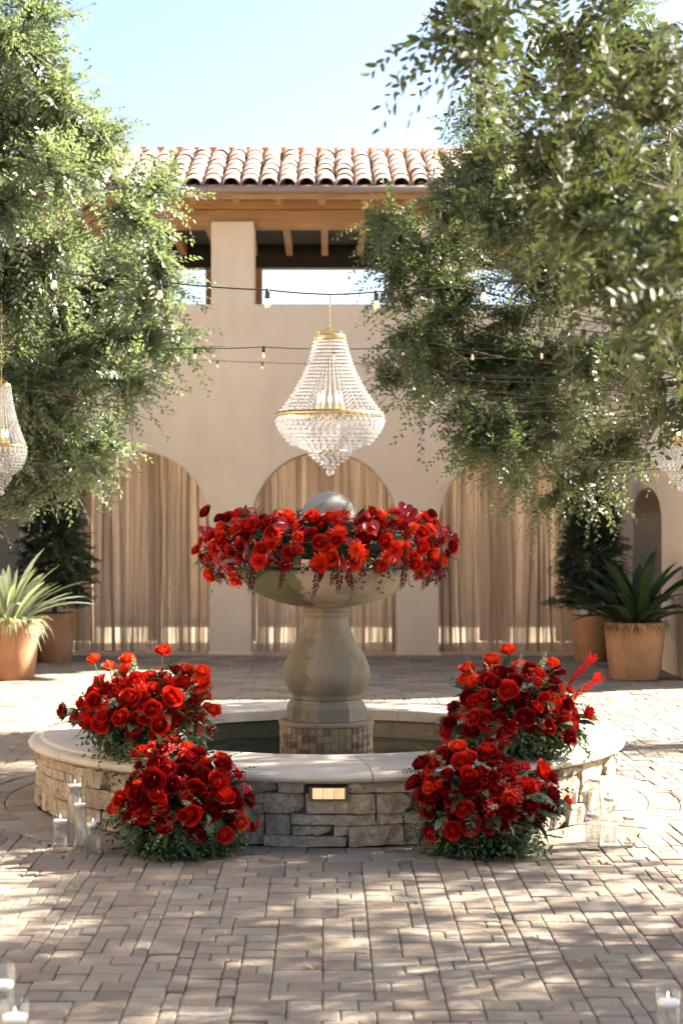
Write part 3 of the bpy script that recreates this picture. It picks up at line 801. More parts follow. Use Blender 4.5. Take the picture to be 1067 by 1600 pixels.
bo = [(0.10, 1.178), (0.14, 1.178), (0.20, 1.185), (0.28, 1.203), (0.36, 1.230), (0.43, 1.264), (0.484, 1.302), (0.516, 1.340), (0.533, 1.372), (0.541, 1.396), (0.548, 1.402), (0.550, 1.412), (0.544, 1.420), (0.52, 1.420),
      (0.50, 1.405), (0.46, 1.33), (0.36, 1.27), (0.2, 1.235), (0.001, 1.23)]
g = Geo(); g.lathe(bo, 192, (CX, CY, 0), rfun=lobes); g.obj('bowl', 'cast', fo, smooth=True)
g = Geo(); g.lathe([(0.10, 1.232), (0.075, 1.26), (0.07, 1.50), (0.11, 1.545), (0.09, 1.60)], 24, (CX, CY, 0)); g.obj('ball_stand', 'cast', fo, smooth=True)
g = Geo(); g.sphere((CX + 0.012, CY, 1.722), 0.176, 48, 28); g.obj('ball', 'sphere_stone', fo, smooth=True)

# ------------------------------------------------------------------ foliage engine
def leaves_mesh(name, base, dirv, nrm, L, W, mat, tint, fold=0.12, curl=0.0, lite=False):
    """lens-shaped folded leaves, all arrays"""
    n = len(base); d = dirv / np.linalg.norm(dirv, axis=1, keepdims=True)
    s = np.cross(d, nrm); s /= np.maximum(np.linalg.norm(s, axis=1, keepdims=True), 1e-6)
    u = np.cross(s, d)
    L = L.reshape(-1, 1); W = W.reshape(-1, 1)
    if lite:
        v = np.stack([base, base + d * L * 0.45 + s * W * 0.5 + u * W * fold, base + d * L, base + d * L * 0.45 - s * W * 0.5 + u * W * fold], 1).reshape(-1, 3)
        return v, (np.arange(n)[:, None, None] * 4 + np.array([[0, 2, 1], [0, 3, 2]])[None]).reshape(-1, 3), np.repeat(tint, 4)
    P = [base, base + d * L * 0.30 + s * W * 0.42 + u * W * fold, base + d * L * 0.68 + s * W * 0.36 + u * W * fold - u * L * curl * 0.4, base + d * L - u * L * curl,
         base + d * L * 0.68 - s * W * 0.36 + u * W * fold - u * L * curl * 0.4, base + d * L * 0.30 - s * W * 0.42 + u * W * fold]
    v = np.stack(P, 1).reshape(-1, 3)
    o = np.arange(n)[:, None] * 6
    f = np.concatenate([o + np.array([[0, 3, 2, 1]]), o + np.array([[0, 5, 4, 3]])], 1).reshape(-1, 4)
    return v, f, np.repeat(tint, 6)
def sprays(rng, base, d, L, droop, nleaf, lsize, lw, spread=0.9, plane=0.55):
    """pinnate twigs: returns leaf arrays and stem polylines"""
    n = len(base); d = d / np.linalg.norm(d, axis=1, keepdims=True)
    t = (np.arange(nleaf) + 0.6) / nleaf
    T = np.broadcast_to(t[None, :], (n, nleaf))
    pos = base[:, None, :] + d[:, None, :] * (L[:, None] * T)[:, :, None]
    pos[:, :, 2] -= (droop[:, None] * L[:, None] * T ** 2)
    tan = np.broadcast_to(d[:, None, :], pos.shape).copy(); tan[:, :, 2] -= 2 * droop[:, None] * T
    tan /= np.linalg.norm(tan, axis=2, keepdims=True)
    up = np.array([0, 0, 1.0]) + rng.normal(0, plane, (n, 1, 3))
    side = np.cross(tan, np.broadcast_to(up, pos.shape)); side /= np.maximum(np.linalg.norm(side, axis=2, keepdims=True), 1e-6)
    sg = np.where(np.arange(nleaf) % 2 == 0, 1.0, -1.0)[None, :, None]
    ld = side * sg * spread + tan * 0.75 + rng.normal(0, 0.22, pos.shape)
    ld[:, :, 2] -= 0.12
    nr = np.cross(side, tan) + rng.normal(0, 0.35, pos.shape)
    ls = lsize * rng.uniform(0.7, 1.25, (n, nleaf)) * (1 - 0.35 * T)
    return pos.reshape(-1, 3), ld.reshape(-1, 3), nr.reshape(-1, 3), ls.ravel(), (ls * lw).ravel(), pos
def stems_mesh(base, pos, r):
    """thin three-sided twigs through each spray's leaf positions"""
    n, k, _ = pos.shape; idx = np.unique(np.linspace(0, k - 1, 4).astype(int))
    P = np.concatenate([base[:, None, :], pos[:, idx, :]], 1); m = P.shape[1]
    offs = np.array([[1, 0, 0.0], [-0.5, 0.866, 0.2], [-0.5, -0.866, -0.2]])
    rad = np.linspace(1, 0.35, m)[None, :, None, None] * r
    v = P[:, :, None, :] + offs[None, None] * rad
    v = v.reshape(-1, 3); f = []
    o = np.arange(n)[:, None] * (m * 3)
    for i in range(m - 1):
        for q in range(3):
            q2 = (q + 1) % 3
            f.append(o + np.array([[i * 3 + q, i * 3 + q2, (i + 1) * 3 + q2, (i + 1) * 3 + q]]))
    return v, np.concatenate(f, 0)
def sample_clump(rng, c, rad, n, core=0.35):
    u = rng.normal(0, 1, (n, 3)); u /= np.linalg.norm(u, axis=1, keepdims=True)
    r = (core + (1 - core) * rng.random(n) ** 0.7)[:, None]
    return np.array(c) + u * r * np.array(rad), u
def tree(label, trunk, clumps, seed, leaf, lsize, dens, droop, mat='tree_leaf', L=(0.3, 0.65), nleaf=22, trunk_r=0.16, group='trees round the courtyard', gap=0.3, lite=True, nin=99, nout=0.5, br=0.8):
    """trunk: polyline to the fork; clumps: (x, y, z, rx, ry, rz)"""
    rng = np.random.default_rng(seed)
    t = thing('courtyard_tree', label, 'tree', trunk[0], group)
    limbs = clumps; sub = []; nin2 = 0
    for ci, c in enumerate(clumps):
        if ci == nin: nin2 = len(sub)
        for k in range(4):
            u = rng.normal(0, 1, 3); u /= np.linalg.norm(u); q = rng.uniform(0.45, 0.68)
            p = np.array(c[:3]) + u * np.array(c[3:6]) * rng.uniform(0.35, 0.72)
            sub.append((p[0], p[1], p[2], c[3] * q, c[4] * q, c[5] * q * 0.8))
    nin = nin2 or 10 ** 6
    g = Geo(); g.tube(trunk, np.linspace(trunk_r, trunk_r * 0.6, len(trunk)), 10)
    fork = Vector(trunk[-1])
    for c in limbs:
        c = Vector(c[:3]); mid = fork.lerp(c, 0.5) + Vector(rng.normal(0, 0.12, 3)) + Vector((0, 0, 0.25)); e = c + Vector(rng.normal(0, 0.05, 3))
        pts = [fork.lerp(fork, 0), fork.lerp(mid, 0.55) + Vector((0, 0, 0.06)), mid, mid.lerp(e, 0.55), e]
        g.tube(pts, [0.036 * br, 0.024 * br, 0.016 * br, 0.010 * br, 0.004 * br], 6)
        for _ in range(2):
            u = Vector(rng.normal(0, 1, 3)).normalized(); tip = e + u * 0.4
            g.tube([mid.lerp(e, rng.uniform(0.3, 0.9)), mid.lerp(e, 0.9).lerp(tip, 0.5), tip], [0.009 * br, 0.006 * br, 0.003 * br], 4)
    g.obj('trunk', 'bark', t, smooth=True)
    V, Fc, TT = [], [], []; SV, SF = [], []; nv = sv = 0
    for ci, c in enumerate(sub):
        vol = c[3] * c[4] * c[5]; n = max(8, int(dens * vol ** (2 / 3) * (1.0 if ci < nin else nout)))
        b, u = sample_clump(rng, c[:3], c[3:6], n)
        keep = rng.random(n) > gap * (np.sin(b[:, 0] * 7 + seed) * np.sin(b[:, 2] * 6.3) * np.sin(b[:, 1] * 6) > 0.05)
        b, u = b[keep], u[keep]; n = len(b)
        d = u * 0.7 + rng.normal(0, 0.45, (n, 3)) + np.array([0, 0, 0.30])
        Ls = rng.uniform(L[0], L[1], n); b = b - u * (Ls * 0.45)[:, None]
        p, ld, nr, ls, lw, pos = sprays(rng, b, d, Ls, rng.uniform(*droop, n), nleaf, lsize, leaf)
        ct = np.clip(rng.normal(0.45, 0.2, n), 0, 1)
        tint = np.clip(np.repeat(ct, nleaf) + rng.normal(0, 0.16, n * nleaf), 0, 1)
        v, f, tt = leaves_mesh('x', p, ld, nr, ls, lw, mat, tint, lite=lite)
        V.append(v); Fc.append(f + nv); TT.append(tt); nv += len(v)
        v, f = stems_mesh(b, pos, 0.0022); SV.append(v); SF.append(f + sv); sv += len(v)
    off = np.array(trunk[0])
    obj('crown', mesh('crown', np.concatenate(V) - off, np.concatenate(Fc), mat, False, np.concatenate(TT)), t)
    obj('twigs', mesh('twigs', np.concatenate(SV) - off, np.concatenate(SF), 'bark'), t, kind='stuff')
    print('LEAVES', label[:20], nv // (4 if lite else 6)); return t
def pc(x, y, r, Y, ky=1.0):                      # clump from photo pixels
    p = at(x, y, Y); q = r * Y / F
    return (p.x, p.y, p.z, q, q * ky, q)
rt = random.Random(3)
def clumps_px(lst, Y, jit=0.9, ky=1.1): return [pc(x, y, r, Y + rt.uniform(-jit, jit), ky) for x, y, r in lst]
left = clumps_px([(40, 40, 85), (-60, 110, 130), (95, 165, 85), (10, 230, 120), (150, 260, 80), (70, 330, 120), (215, 320, 72), (160, 400, 100), (235, 430, 68), (30, 450, 120), (120, 500, 105),
                  (215, 520, 72), (265, 540, 40), (20, 590, 110), (110, 610, 90), (185, 610, 62), (70, 690, 75), (140, 680, 55), (0, 700, 75), (40, 765, 45), (95, 745, 48), (150, 735, 35), (-40, 790, 45), (255, 270, 36), (-160, 300, 180), (-180, 520, 170)], 14.6)
left += [(-5.2, 14.5, 4.6, 1.3, 1.5, 1.4), (-4.6, 13.4, 5.6, 1.2, 1.3, 1.2), (-6, 15, 6, 1.3, 1.5, 1.2)]
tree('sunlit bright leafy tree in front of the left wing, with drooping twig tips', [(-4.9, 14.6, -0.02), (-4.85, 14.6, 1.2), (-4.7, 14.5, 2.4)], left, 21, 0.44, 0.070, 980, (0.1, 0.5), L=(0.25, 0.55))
rfar = clumps_px([(770, 180, 70), (735, 275, 65), (700, 350, 62), (630, 365, 45), (650, 430, 60), (690, 470, 62), (810, 330, 90), (800, 450, 85), (650, 540, 50), (740, 560, 80), (840, 560, 90), (720, 650, 42), (755, 680, 50), (830, 670, 70),
                  (905, 660, 80), (960, 560, 90), (1040, 480, 110), (1000, 330, 120), (905, 260, 100), (1060, 180, 120), (960, 100, 110), (800, 745, 38), (860, 760, 40), (725, 715, 26), (930, 735, 44), (985, 690, 45), (1050, 640, 60), (880, 420, 90), (600, 590, 24), (600, 350, 28), (600, 380, 38), (640, 400, 48), (625, 475, 42), (700, 530, 55), (690, 600, 50), (650, 590, 38), (800, 600, 75), (760, 250, 55), (720, 330, 60), (780, 680, 55), (860, 640, 60)], 14.8)
FARIN = len(rfar)
rfar += [(3.2, 12.3, 4.2, 0.62, 0.6, 0.55), (3.5, 12.6, 4.9, 0.7, 0.7, 0.6), (4.3, 14.2, 4.0, 1.1, 1.1, 1.1), (5.3, 13.6, 4.4, 1.2, 1.1, 1.1), (4.7, 12.6, 3.6, 1.0, 1.0, 0.9), (5.9, 14.6, 3.4, 1.0, 0.9, 0.9), (6.3, 13.2, 5.2, 1.2, 1.1, 1.1), (4.8, 14.6, 5.8, 1.2, 1.2, 1.0)]
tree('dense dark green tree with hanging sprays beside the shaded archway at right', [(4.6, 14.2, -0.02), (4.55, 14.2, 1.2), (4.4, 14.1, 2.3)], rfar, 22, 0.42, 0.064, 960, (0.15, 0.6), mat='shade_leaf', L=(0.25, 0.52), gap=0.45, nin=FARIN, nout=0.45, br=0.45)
rnear = clumps_px([(745, 15, 50), (745, 70, 30), (820, 90, 90), (880, 40, 90), (930, 170, 105), (850, 230, 70), (990, 90, 120), (1010, 270, 110), (930, 330, 75), (985, 400, 75), (1050, 400, 80), (1050, 510, 55), (950, 440, 40), (1050, 620, 38), (870, 330, 48)], 6.6, 1.0) + clumps_px([(1010, 170, 60), (970, 310, 50), (1060, 400, 60), (1010, 440, 40)], 5.3, 0.4)
NEARIN = len(rnear)
rnear += [(3.2, 7.5, 4.0, 1.0, 1.1, 0.9), (4.2, 8.2, 4.2, 1.1, 1.1, 0.9), (5.2, 8.8, 4.4, 1.1, 1.1, 1.0), (4.2, 9.8, 3.8, 1.0, 1.0, 0.8), (5.6, 10.4, 3.8, 1.0, 1.0, 0.8), (3.6, 6.4, 3.6, 0.9, 0.9, 0.8), (4.9, 11.2, 4.4, 0.9, 0.9, 0.8), (3.8, 11.4, 4.6, 0.7, 0.7, 0.6), (6.6, 7.6, 4.4, 1.1, 1.0, 0.9), (7.0, 11.0, 5.2, 1.2, 1.2, 1.0), (5.0, 7.9, 3.0, 0.9, 0.9, 0.7), (6.2, 8.4, 3.6, 0.9, 0.9, 0.7), (5.9, 9.6, 3.3, 0.8, 0.8, 0.7), (7.2, 8.8, 4.0, 1.0, 1.0, 0.8), (4.4, 7.4, 3.4, 0.7, 0.7, 0.6), (7.4, 10.2, 3.4, 0.9, 0.9, 0.8), (5.2, 7.2, 3.2, 0.9, 0.9, 0.7), (6.4, 9.4, 5, 1.2, 1.2, 1)]
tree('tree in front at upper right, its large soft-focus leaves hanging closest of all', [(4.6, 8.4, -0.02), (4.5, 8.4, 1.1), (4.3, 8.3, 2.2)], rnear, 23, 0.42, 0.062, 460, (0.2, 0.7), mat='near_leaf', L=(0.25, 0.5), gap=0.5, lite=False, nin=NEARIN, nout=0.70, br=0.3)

# ------------------------------------------------------------------ flowers
def petal_mesh(name, layers, mat, seed, size=1.0, frill=0.0):
    rr = np.random.default_rng(seed); V = []; Fq = []; TT = []; o = 0
    nu, nv = 5, 5
    for (cnt, Rk, Hk, wid, opn) in layers:
        th0 = rr.uniform(0, 6.28)
        for k in range(cnt):
            th = th0 + 2 * PI * k / cnt + rr.normal(0, 0.12); s = rr.uniform(0.9, 1.1)
            for j in range(nv):
                for i in range(nu):
                    u = -1 + 2 * i / (nu - 1); v = j / (nv - 1) * (1 - 0.22 * u * u)
                    a = th + u * wid * (0.45 + 0.55 * math.sin(min(1, v * 1.15) * PI / 2))
                    r = Rk * s * (0.25 + 0.75 * math.sin(min(1, v * 1.25) * PI / 2) ** 0.9) + opn * 0.016 * v ** 3 + frill * rr.normal(0, 0.002)
                    r *= (1 - 0.06 * u * u) * (1 - max(0, 0.45 - opn) * 0.75 * v ** 3) * (1 + 0.10 * u * (1 if k % 2 else -1) * v)
                    z = Hk * s * v - max(0, opn) * 0.011 * v ** 5 - 0.004 * u * u * v + frill * rr.normal(0, 0.002) + 0.002 * k / cnt
                    V.append((r * math.cos(a), r * math.sin(a), z)); TT.append(max(0, v - 0.55) * 2.0)
            for j in range(nv - 1):
                for i in range(nu - 1):
                    b = o + j * nu + i; Fq.append((b, b + 1, b + nu + 1, b + nu))
            o += nu * nv
    return mesh(name, np.array(V) * size, Fq, mat, True, np.array(TT))
ROSE = [(2, 0.007, 0.052, 1.9, -0.2), (3, 0.0125, 0.0525, 1.4, -0.1), (3, 0.0185, 0.052, 1.3, 0.05), (4, 0.0245, 0.050, 1.1, 0.18), (5, 0.030, 0.0465, 0.98, 0.32), (5, 0.0355, 0.0415, 0.88, 0.5), (6, 0.0405, 0.035, 0.80, 0.75)]
roses = [petal_mesh('rose', ROSE, m, s, sz) for m, s, sz in (('rose_petal', 1, 1.0), ('rose_petal', 2, 0.9), ('dark_petal', 3, 1.0), ('bright_petal', 4, 0.95), ('rose_petal', 5, 1.05), ('dark_petal', 6, 0.9))]
BUD = [(2, 0.007, 0.054, 1.9, -0.2), (3, 0.013, 0.054, 1.4, -0.1), (3, 0.020, 0.052, 1.25, 0.1), (4, 0.027, 0.048, 1.0, 0.3), (4, 0.033, 0.040, 0.9, 0.6)]
buds = [petal_mesh('rose', BUD, m, s, 0.95) for m, s in (('rose_petal', 7), ('bright_petal', 8))]
def dahlia(name, mat, seed, R=0.05, n=(8, 12, 16, 18)):
    rr = np.random.default_rng(seed); B = []; D = []; N = []; Ls = []
    for k, c in enumerate(n):
        el = 1.35 - 0.42 * k
        for i in range(c):
            a = 2 * PI * i / c + rr.normal(0, 0.1); e = el + rr.normal(0, 0.12)
            d = np.array([math.cos(a) * math.cos(e), math.sin(a) * math.cos(e), math.sin(e)]); B.append(d * 0.006); D.append(d)
            N.append(np.array([-math.cos(a) * math.sin(e), -math.sin(a) * math.sin(e), math.cos(e)])); Ls.append(R * (0.65 + 0.12 * k) * rr.uniform(0.85, 1.1))
    Ls = np.array(Ls); v, f, t = leaves_mesh('x', np.array(B), np.array(D), np.array(N), Ls, Ls * 0.36, mat, rr.random(len(B)), 0.25, -0.1)
    return mesh(name, v, f, mat, True, t)
dahlias = [dahlia('dahlia', 'bright_petal', 1), dahlia('dahlia', 'rose_petal', 2, 0.046), dahlia('dahlia', 'dark_petal', 3, 0.045)]
def anthurium_mesh():
    n = 20; v = [(0, 0.0, 0)]; 
    for k in range(n + 1):
        a = 2 * PI * k / n
        x = 0.042 * (math.sin(a) ** 3) * 1.15; y = 0.0032 * (13 * math.cos(a) - 5 * math.cos(2 * a) - 2 * math.cos(3 * a) - math.cos(4 * a))
        v.append((x, -y, 0.010 * math.cos(2 * a) + 0.006 + 0.3 * x * x / 0.04))
    return mesh('anthurium', v, [(0, k + 2, k + 1) for k in range(n)], 'anthurium', True)
anth = anthurium_mesh()
g = Geo(); g.tube([(0, -0.018, 0.004), (0, -0.002, 0.022), (0, 0.016, 0.034)], [0.0042, 0.004, 0.002], 8); spadix = g.mesh('spadix', 'spadix', True)
def lens_leaf(name, L, W, mat, seed, nseg=5, bend=0.25, ch=0.18):
    v = []; f = []; rr = np.random.default_rng(seed)
    for i in range(nseg + 1):
        t = i / nseg; wd = W * math.sin(PI * min(0.985, t * 0.97 + 0.02)) ** 0.75 * (1 - 0.25 * t) if i < nseg else 0.0008
        y = L * t; z = -bend * L * t * t + 0.04 * L * math.sin(PI * t)
        v += [(-wd, y, z + ch * wd), (0, y, z), (wd, y, z + ch * wd)]
    for i in range(nseg):
        b = i * 3; f += [(b, b + 1, b + 4, b + 3), (b + 1, b + 2, b + 5, b + 4)]
    return mesh(name, v, f, mat, True, float(rr.uniform(0.2, 0.9)))
leafs = [lens_leaf('leaf', 0.085, 0.021, 'green_leaf', 1), lens_leaf('leaf', 0.10, 0.019, 'dark_green_leaf', 2), lens_leaf('leaf', 0.075, 0.024, 'pale_leaf', 3), lens_leaf('leaf', 0.11, 0.024, 'dark_green_leaf', 4, bend=0.5)]
bleaf = lens_leaf('leaf', 0.09, 0.02, 'burgundy_leaf', 5)
def frond(name, L, mat, seed, n=15, droop=0.6, pl=0.042):
    rr = np.random.default_rng(seed)
    base = np.zeros((1, 3)); d = np.array([[0, 1.0, 0.15]])
    p, ld, nr, ls, lw, pos = sprays(rr, base, d, np.array([L]), np.array([droop]), n * 2, pl, 0.26, 1.1, 0.1)
    t = np.linspace(0, 1, n * 2); ls = pl * np.sin(PI * (0.12 + 0.86 * t)) ** 0.7; 
    v, f, tt = leaves_mesh('x', p, ld, nr, ls, ls * 0.42, mat, rr.random(n * 2))
    sv, sf = stems_mesh(base, pos, 0.0022)
    return mesh(name, np.concatenate([v, sv]), np.concatenate([f, sf + len(v)]), mat, False, np.concatenate([tt, np.full(len(sv), 0.4)]))
fern_red = [frond('fern_frond', 0.20, 'burgundy_leaf', 1), frond('fern_frond', 0.15, 'burgundy_leaf', 2, droop=0.9)]
fern_green = [frond('leafy_sprig', 0.20, 'green_leaf', 3, 10, 0.4, 0.036), frond('leafy_sprig', 0.24, 'dark_green_leaf', 4, 10, 0.6, 0.045), frond('leafy_sprig', 0.20, 'pale_leaf', 5, 11, 0.2, 0.03)]
def berry_mesh(seed, n=26, R=0.04):
    rr = random.Random(seed); g = Geo()
    for _ in range(n):
        d = Vector((rr.gauss(0, 1), rr.gauss(0, 1), abs(rr.gauss(0, 1)) + 0.2)).normalized() * R * rr.uniform(0.5, 1.1)
        g.sphere(d, rr.uniform(0.0035, 0.0055), 6, 4); g.tube([(0, 0, 0), tuple(d)], 0.0009, 3, False)
    return g.mesh('berry_spray', 'berry', True)
berries = [berry_mesh(1), berry_mesh(2, 20, 0.05)]
def spike_mesh(L=0.19, seed=1):
    rr = random.Random(seed); B = []; D = []; N = []; Ls = []
    for i in range(46):
        t = i / 46; a = i * 2.4; B.append((0.004 * math.cos(a), 0.004 * math.sin(a), L * (0.2 + 0.75 * t)))
        D.append((math.cos(a) * 0.55, math.sin(a) * 0.55, 0.85)); N.append((-math.cos(a), -math.sin(a), 0.6)); Ls.append(0.03 if t < 0.8 else 0.045)
    Ls = np.array(Ls); v, f, t = leaves_mesh('x', np.array(B), np.array(D), np.array(N), Ls, Ls * 0.3, 'rose_petal', np.linspace(0, 1, 46), 0.2)
    return mesh('flower_spike', v, f, 'rose_petal', False, t)
spike = spike_mesh()
def orient(nrm, roll):
    return Vector(nrm).normalized().to_track_quat('Z', 'Y').to_matrix().to_4x4() @ Matrix.Rotation(roll, 4, 'Z')
def place(me, parent, p, nrm, roll, s=1.0, name=None):
    o = obj(name or me.name.split('.')[0], me, parent)
    o.matrix_local = Matrix.Translation(p) @ orient(nrm, roll) @ Matrix.Scale(s, 4); return o
def leaf_place(me, parent, p, d, s=1.0, name=None, roll=0.0):
    d = Vector(d).normalized(); q = d.to_track_quat('Y', 'Z').to_matrix().to_4x4()
    o = obj(name or me.name.split('.')[0], me, parent); o.matrix_local = Matrix.Translation(p) @ q @ Matrix.Rotation(roll, 4, 'Y') @ Matrix.Scale(s, 4); return o
def filler(parent, rng, pts, nrms, n, mat, lsize=0.05, L=(0.08, 0.16), nl=8, name='foliage', droop=(0.1, 0.8)):
    i = rng.integers(0, len(pts), n); b = pts[i] * rng.uniform(0.55, 0.92, (n, 1)); d = nrms[i] + rng.normal(0, 0.45, (n, 3))
    p, ld, nr, ls, lw, pos = sprays(rng, b, d, rng.uniform(*L, n), rng.uniform(*droop, n), nl, lsize, 0.42)
    keep = p[:, 2] > 0.004 if parent.get('on_ground') else np.ones(len(p), bool)
    v, f, t = leaves_mesh('x', p[keep], ld[keep], nr[keep], ls[keep], lw[keep], mat, rng.random(keep.sum()))
    if parent.get('on_ground'): v[:, 2] = np.maximum(v[:, 2], 0.003)
    return obj(name, mesh(name, v, f, mat, False, t), parent, kind='stuff')
def fib(n):
    i = np.arange(n) + 0.5; ph = np.arccos(1 - 2 * i / n); th = PI * (1 + 5 ** 0.5) * i
    return np.stack([np.cos(th) * np.sin(ph), np.sin(th) * np.sin(ph), np.cos(ph)], 1)
def bouquet(label, loc, rx, ry, rz, zc, nrose, seed, ground=False, tall=(), dark=0.3, spikes=(), sprigs=()):
    rr = random.Random(seed); rng = np.random.default_rng(seed)
    t = thing('floral_arrangement', label, 'flower arrangement', loc, 'red rose arrangements on the fountain')
    if ground: t['on_ground'] = 1
    dirs = fib(int(nrose * 2.0)); zmin = -0.45
    sel = [d for d in dirs if d[2] > zmin and d[1] < 0.55]
    rr.shuffle(sel)
    ph1, ph2 = rr.uniform(0, 6.28), rr.uniform(0, 6.28)
    irr = lambda d: 1 + 0.09 * math.sin(3 * math.atan2(d[2], d[0]) + ph1) + 0.08 * math.sin(5 * math.atan2(d[2], d[0]) + ph2)
    E = lambda d: Vector((d[0] * rx * irr(d), d[1] * ry, zc + d[2] * rz * irr(d)))
    for d in sel[:nrose]:
        d = Vector(d) + Vector((rr.gauss(0, 0.05), rr.gauss(0, 0.05), rr.gauss(0, 0.05))); k = rr.uniform(0.80, 1.20) * irr(d)
        p = Vector((d.x * rx * k, d.y * ry * k, zc + d.z * rz * k)); p.z = max(p.z, 0.045)
        nn = Vector((d.x, d.y - 0.35, d.z + 0.25)) + Vector((rr.gauss(0, 0.25), rr.gauss(0, 0.25), rr.gauss(0, 0.25)))
        x = rr.random()
        me = rr.choice([roses[2], roses[5]]) if x < dark else rr.choice([roses[0], roses[1], roses[4], roses[0], buds[0]]) if x < 0.9 else rr.choice([roses[3], buds[1]])
        place(me, t, p, nn, rr.uniform(0, 6.28), rr.choice((0.68, 0.85, 0.98, 1.06, 1.14, 1.22)) * rr.uniform(0.92, 1.06), 'rose')
    for (dx, dz, b) in tall:                          # long-stemmed roses standing clear
        p = Vector((dx, rr.uniform(-0.12, 0.05), dz))
        place(buds[1] if b else roses[3], t, p, (dx * 0.8, -0.55, 0.9), rr.uniform(0, 6.28), 1.05, 'rose')
        g = Geo(); g.tube([(dx * 0.4, p.y * 0.5, zc), (dx * 0.85, p.y, (zc + dz) / 2), tuple(p + Vector((0, 0, 0.004)))], 0.0028, 5); g.obj('stem', 'stem', t, world=False)
    for (dx, dz, tx) in spikes:
        place(spike, t, (dx, -0.05, dz), (tx, -0.25, 1), rr.uniform(0, 6), 1.4, 'flower_spike')
    for (dx, dz, tx) in sprigs:
        leaf_place(fern_green[2], t, (dx, -0.06, dz), (tx, -0.1, 1), 0.85, 'leafy_sprig', rr.gauss(0, 0.5))
    for k in range(7):
        d = rr.choice(sel); place(dahlias[rr.choice([1, 2])], t, E(d) * 1.0, Vector(d) + Vector((0, -0.3, 0.2)), rr.uniform(0, 6), rr.uniform(0.7, 0.95), 'dahlia')
    for k in range(20):
        d = rr.choice(sel); d = Vector(d); p = E(d * rr.uniform(1.0, 1.2)); p.z = max(p.z, 0.03)
        place(rr.choice(berries), t, p, d + Vector((0, -0.2, 0.1)), rr.uniform(0, 6), rr.uniform(0.7, 1.1), 'berry_spray')
    low = fib(240); low = [d for d in low if d[1] < 0.75 and (-0.72 < d[2] < 0.02 or rr.random() < 0.25)]
    for k in range(70):
        d = Vector(rr.choice(low if k < 44 else sel)); p = E(d * rr.uniform(0.9, 1.08)); p.z = max(p.z, 0.02)
        dd = d + Vector((rr.gauss(0, 0.4), rr.gauss(0, 0.35) - 0.2, rr.gauss(0, 0.35)))
        if ground and p.z < 0.10: dd.z = abs(dd.z) * 0.4
        leaf_place(rr.choice(leafs), t, p, dd, rr.uniform(0.8, 1.25), 'leaf', rr.uniform(-0.8, 0.8))
    for k in range(26):
        d = Vector(rr.choice(low if k < 12 else sel)); p = E(d * 0.92); p.z = max(p.z, 0.03)
        dd = d + Vector((rr.gauss(0, 0.25), -0.15, rr.gauss(0, 0.2)))
        if ground and p.z < 0.15: dd.z = 0.3
        leaf_place(rr.choice(fern_green), t, p, dd, rr.uniform(0.7, 1.05), 'leafy_sprig', rr.uniform(-0.6, 0.6))
    for k in range(5):
        d = Vector(rr.choice(sel)); leaf_place(bleaf, t, E(d * 0.98), d + Vector((0, -0.2, 0.1)), 1.1, 'leaf')
    pts = np.array([E(d)[:] for d in dirs]); nr = np.array(dirs)
    if ground:
        ring = [(math.cos(a) * rx * 0.85, min(math.sin(a) * ry * 0.85, ry * 0.5), 0.05) for a in np.linspace(0, 6.28, 60)]
        pts = np.concatenate([pts[pts[:, 2] > 0.03], np.array(ring)]); nr = np.concatenate([nr[:len(pts) - 60], np.array([(math.cos(a), math.sin(a), 0.15) for a in np.linspace(0, 6.28, 60)])])
    filler(t, rng, pts, nr, 330, 'green_leaf', 0.048, name='foliage')
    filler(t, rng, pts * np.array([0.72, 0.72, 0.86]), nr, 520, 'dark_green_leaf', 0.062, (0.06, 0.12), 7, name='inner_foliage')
    filler(t, rng, pts, nr, 90, 'green_leaf', 0.036, (0.14, 0.22), 10, name='fine_foliage')
    return t
bouquet('orange-red rose bouquet on the left of the coping, topmost rose on a tall stem', (-1.00, 9.86, CT), 0.315, 0.27, 0.215, 0.225, 100, 31, tall=((-0.29, 0.51, 1), (0.085, 0.555, 0), (0.21, 0.45, 0), (0.31, 0.38, 1), (-0.1, 0.51, 0), (0.31, 0.45, 0), (0.37, 0.24, 0), (-0.2, 0.47, 1)), dark=0.12, sprigs=((-0.05, 0.40, -0.1), (0.15, 0.38, 0.5), (-0.16, 0.38, -0.3), (0.3, 0.2, 1.2), (0.28, 0.14, 1.6), (0.2, 0.34, 0.7), (-0.34, 0.2, -1.3)))
bouquet('dark red rose mound on the ground beside the left candle vases', (-0.75, 9.12, 0.0), 0.29, 0.25, 0.235, 0.265, 100, 32, True, dark=0.55, tall=((0.02, 0.52, 1),))
bouquet('red rose bouquet with two flower spikes leaning out on the right of the coping', (1.05, 9.86, CT), 0.325, 0.27, 0.215, 0.225, 102, 33, dark=0.4, tall=((0.20, 0.49, 1), (-0.04, 0.56, 0), (-0.14, 0.52, 0), (-0.26, 0.46, 0), (0.02, 0.47, 0)), spikes=((0.24, 0.35, 0.9), (0.25, 0.27, 1.2)), sprigs=((-0.14, 0.40, -0.25), (0.13, 0.43, 0.2), (0.02, 0.42, 0.05), (0.3, 0.3, 0.9), (-0.3, 0.3, -0.8), (-0.2, 0.36, -0.4), (0.08, 0.40, 0.4)))
bouquet('red rose mound, petals darkened for shade, on the shaded ground at the right of the step light', (0.80, 9.12, 0.0), 0.305, 0.25, 0.235, 0.26, 108, 34, True, dark=0.72, tall=((-0.12, 0.53, 0),))  # larger share of dark roses puts this mound's shade into the petal colour

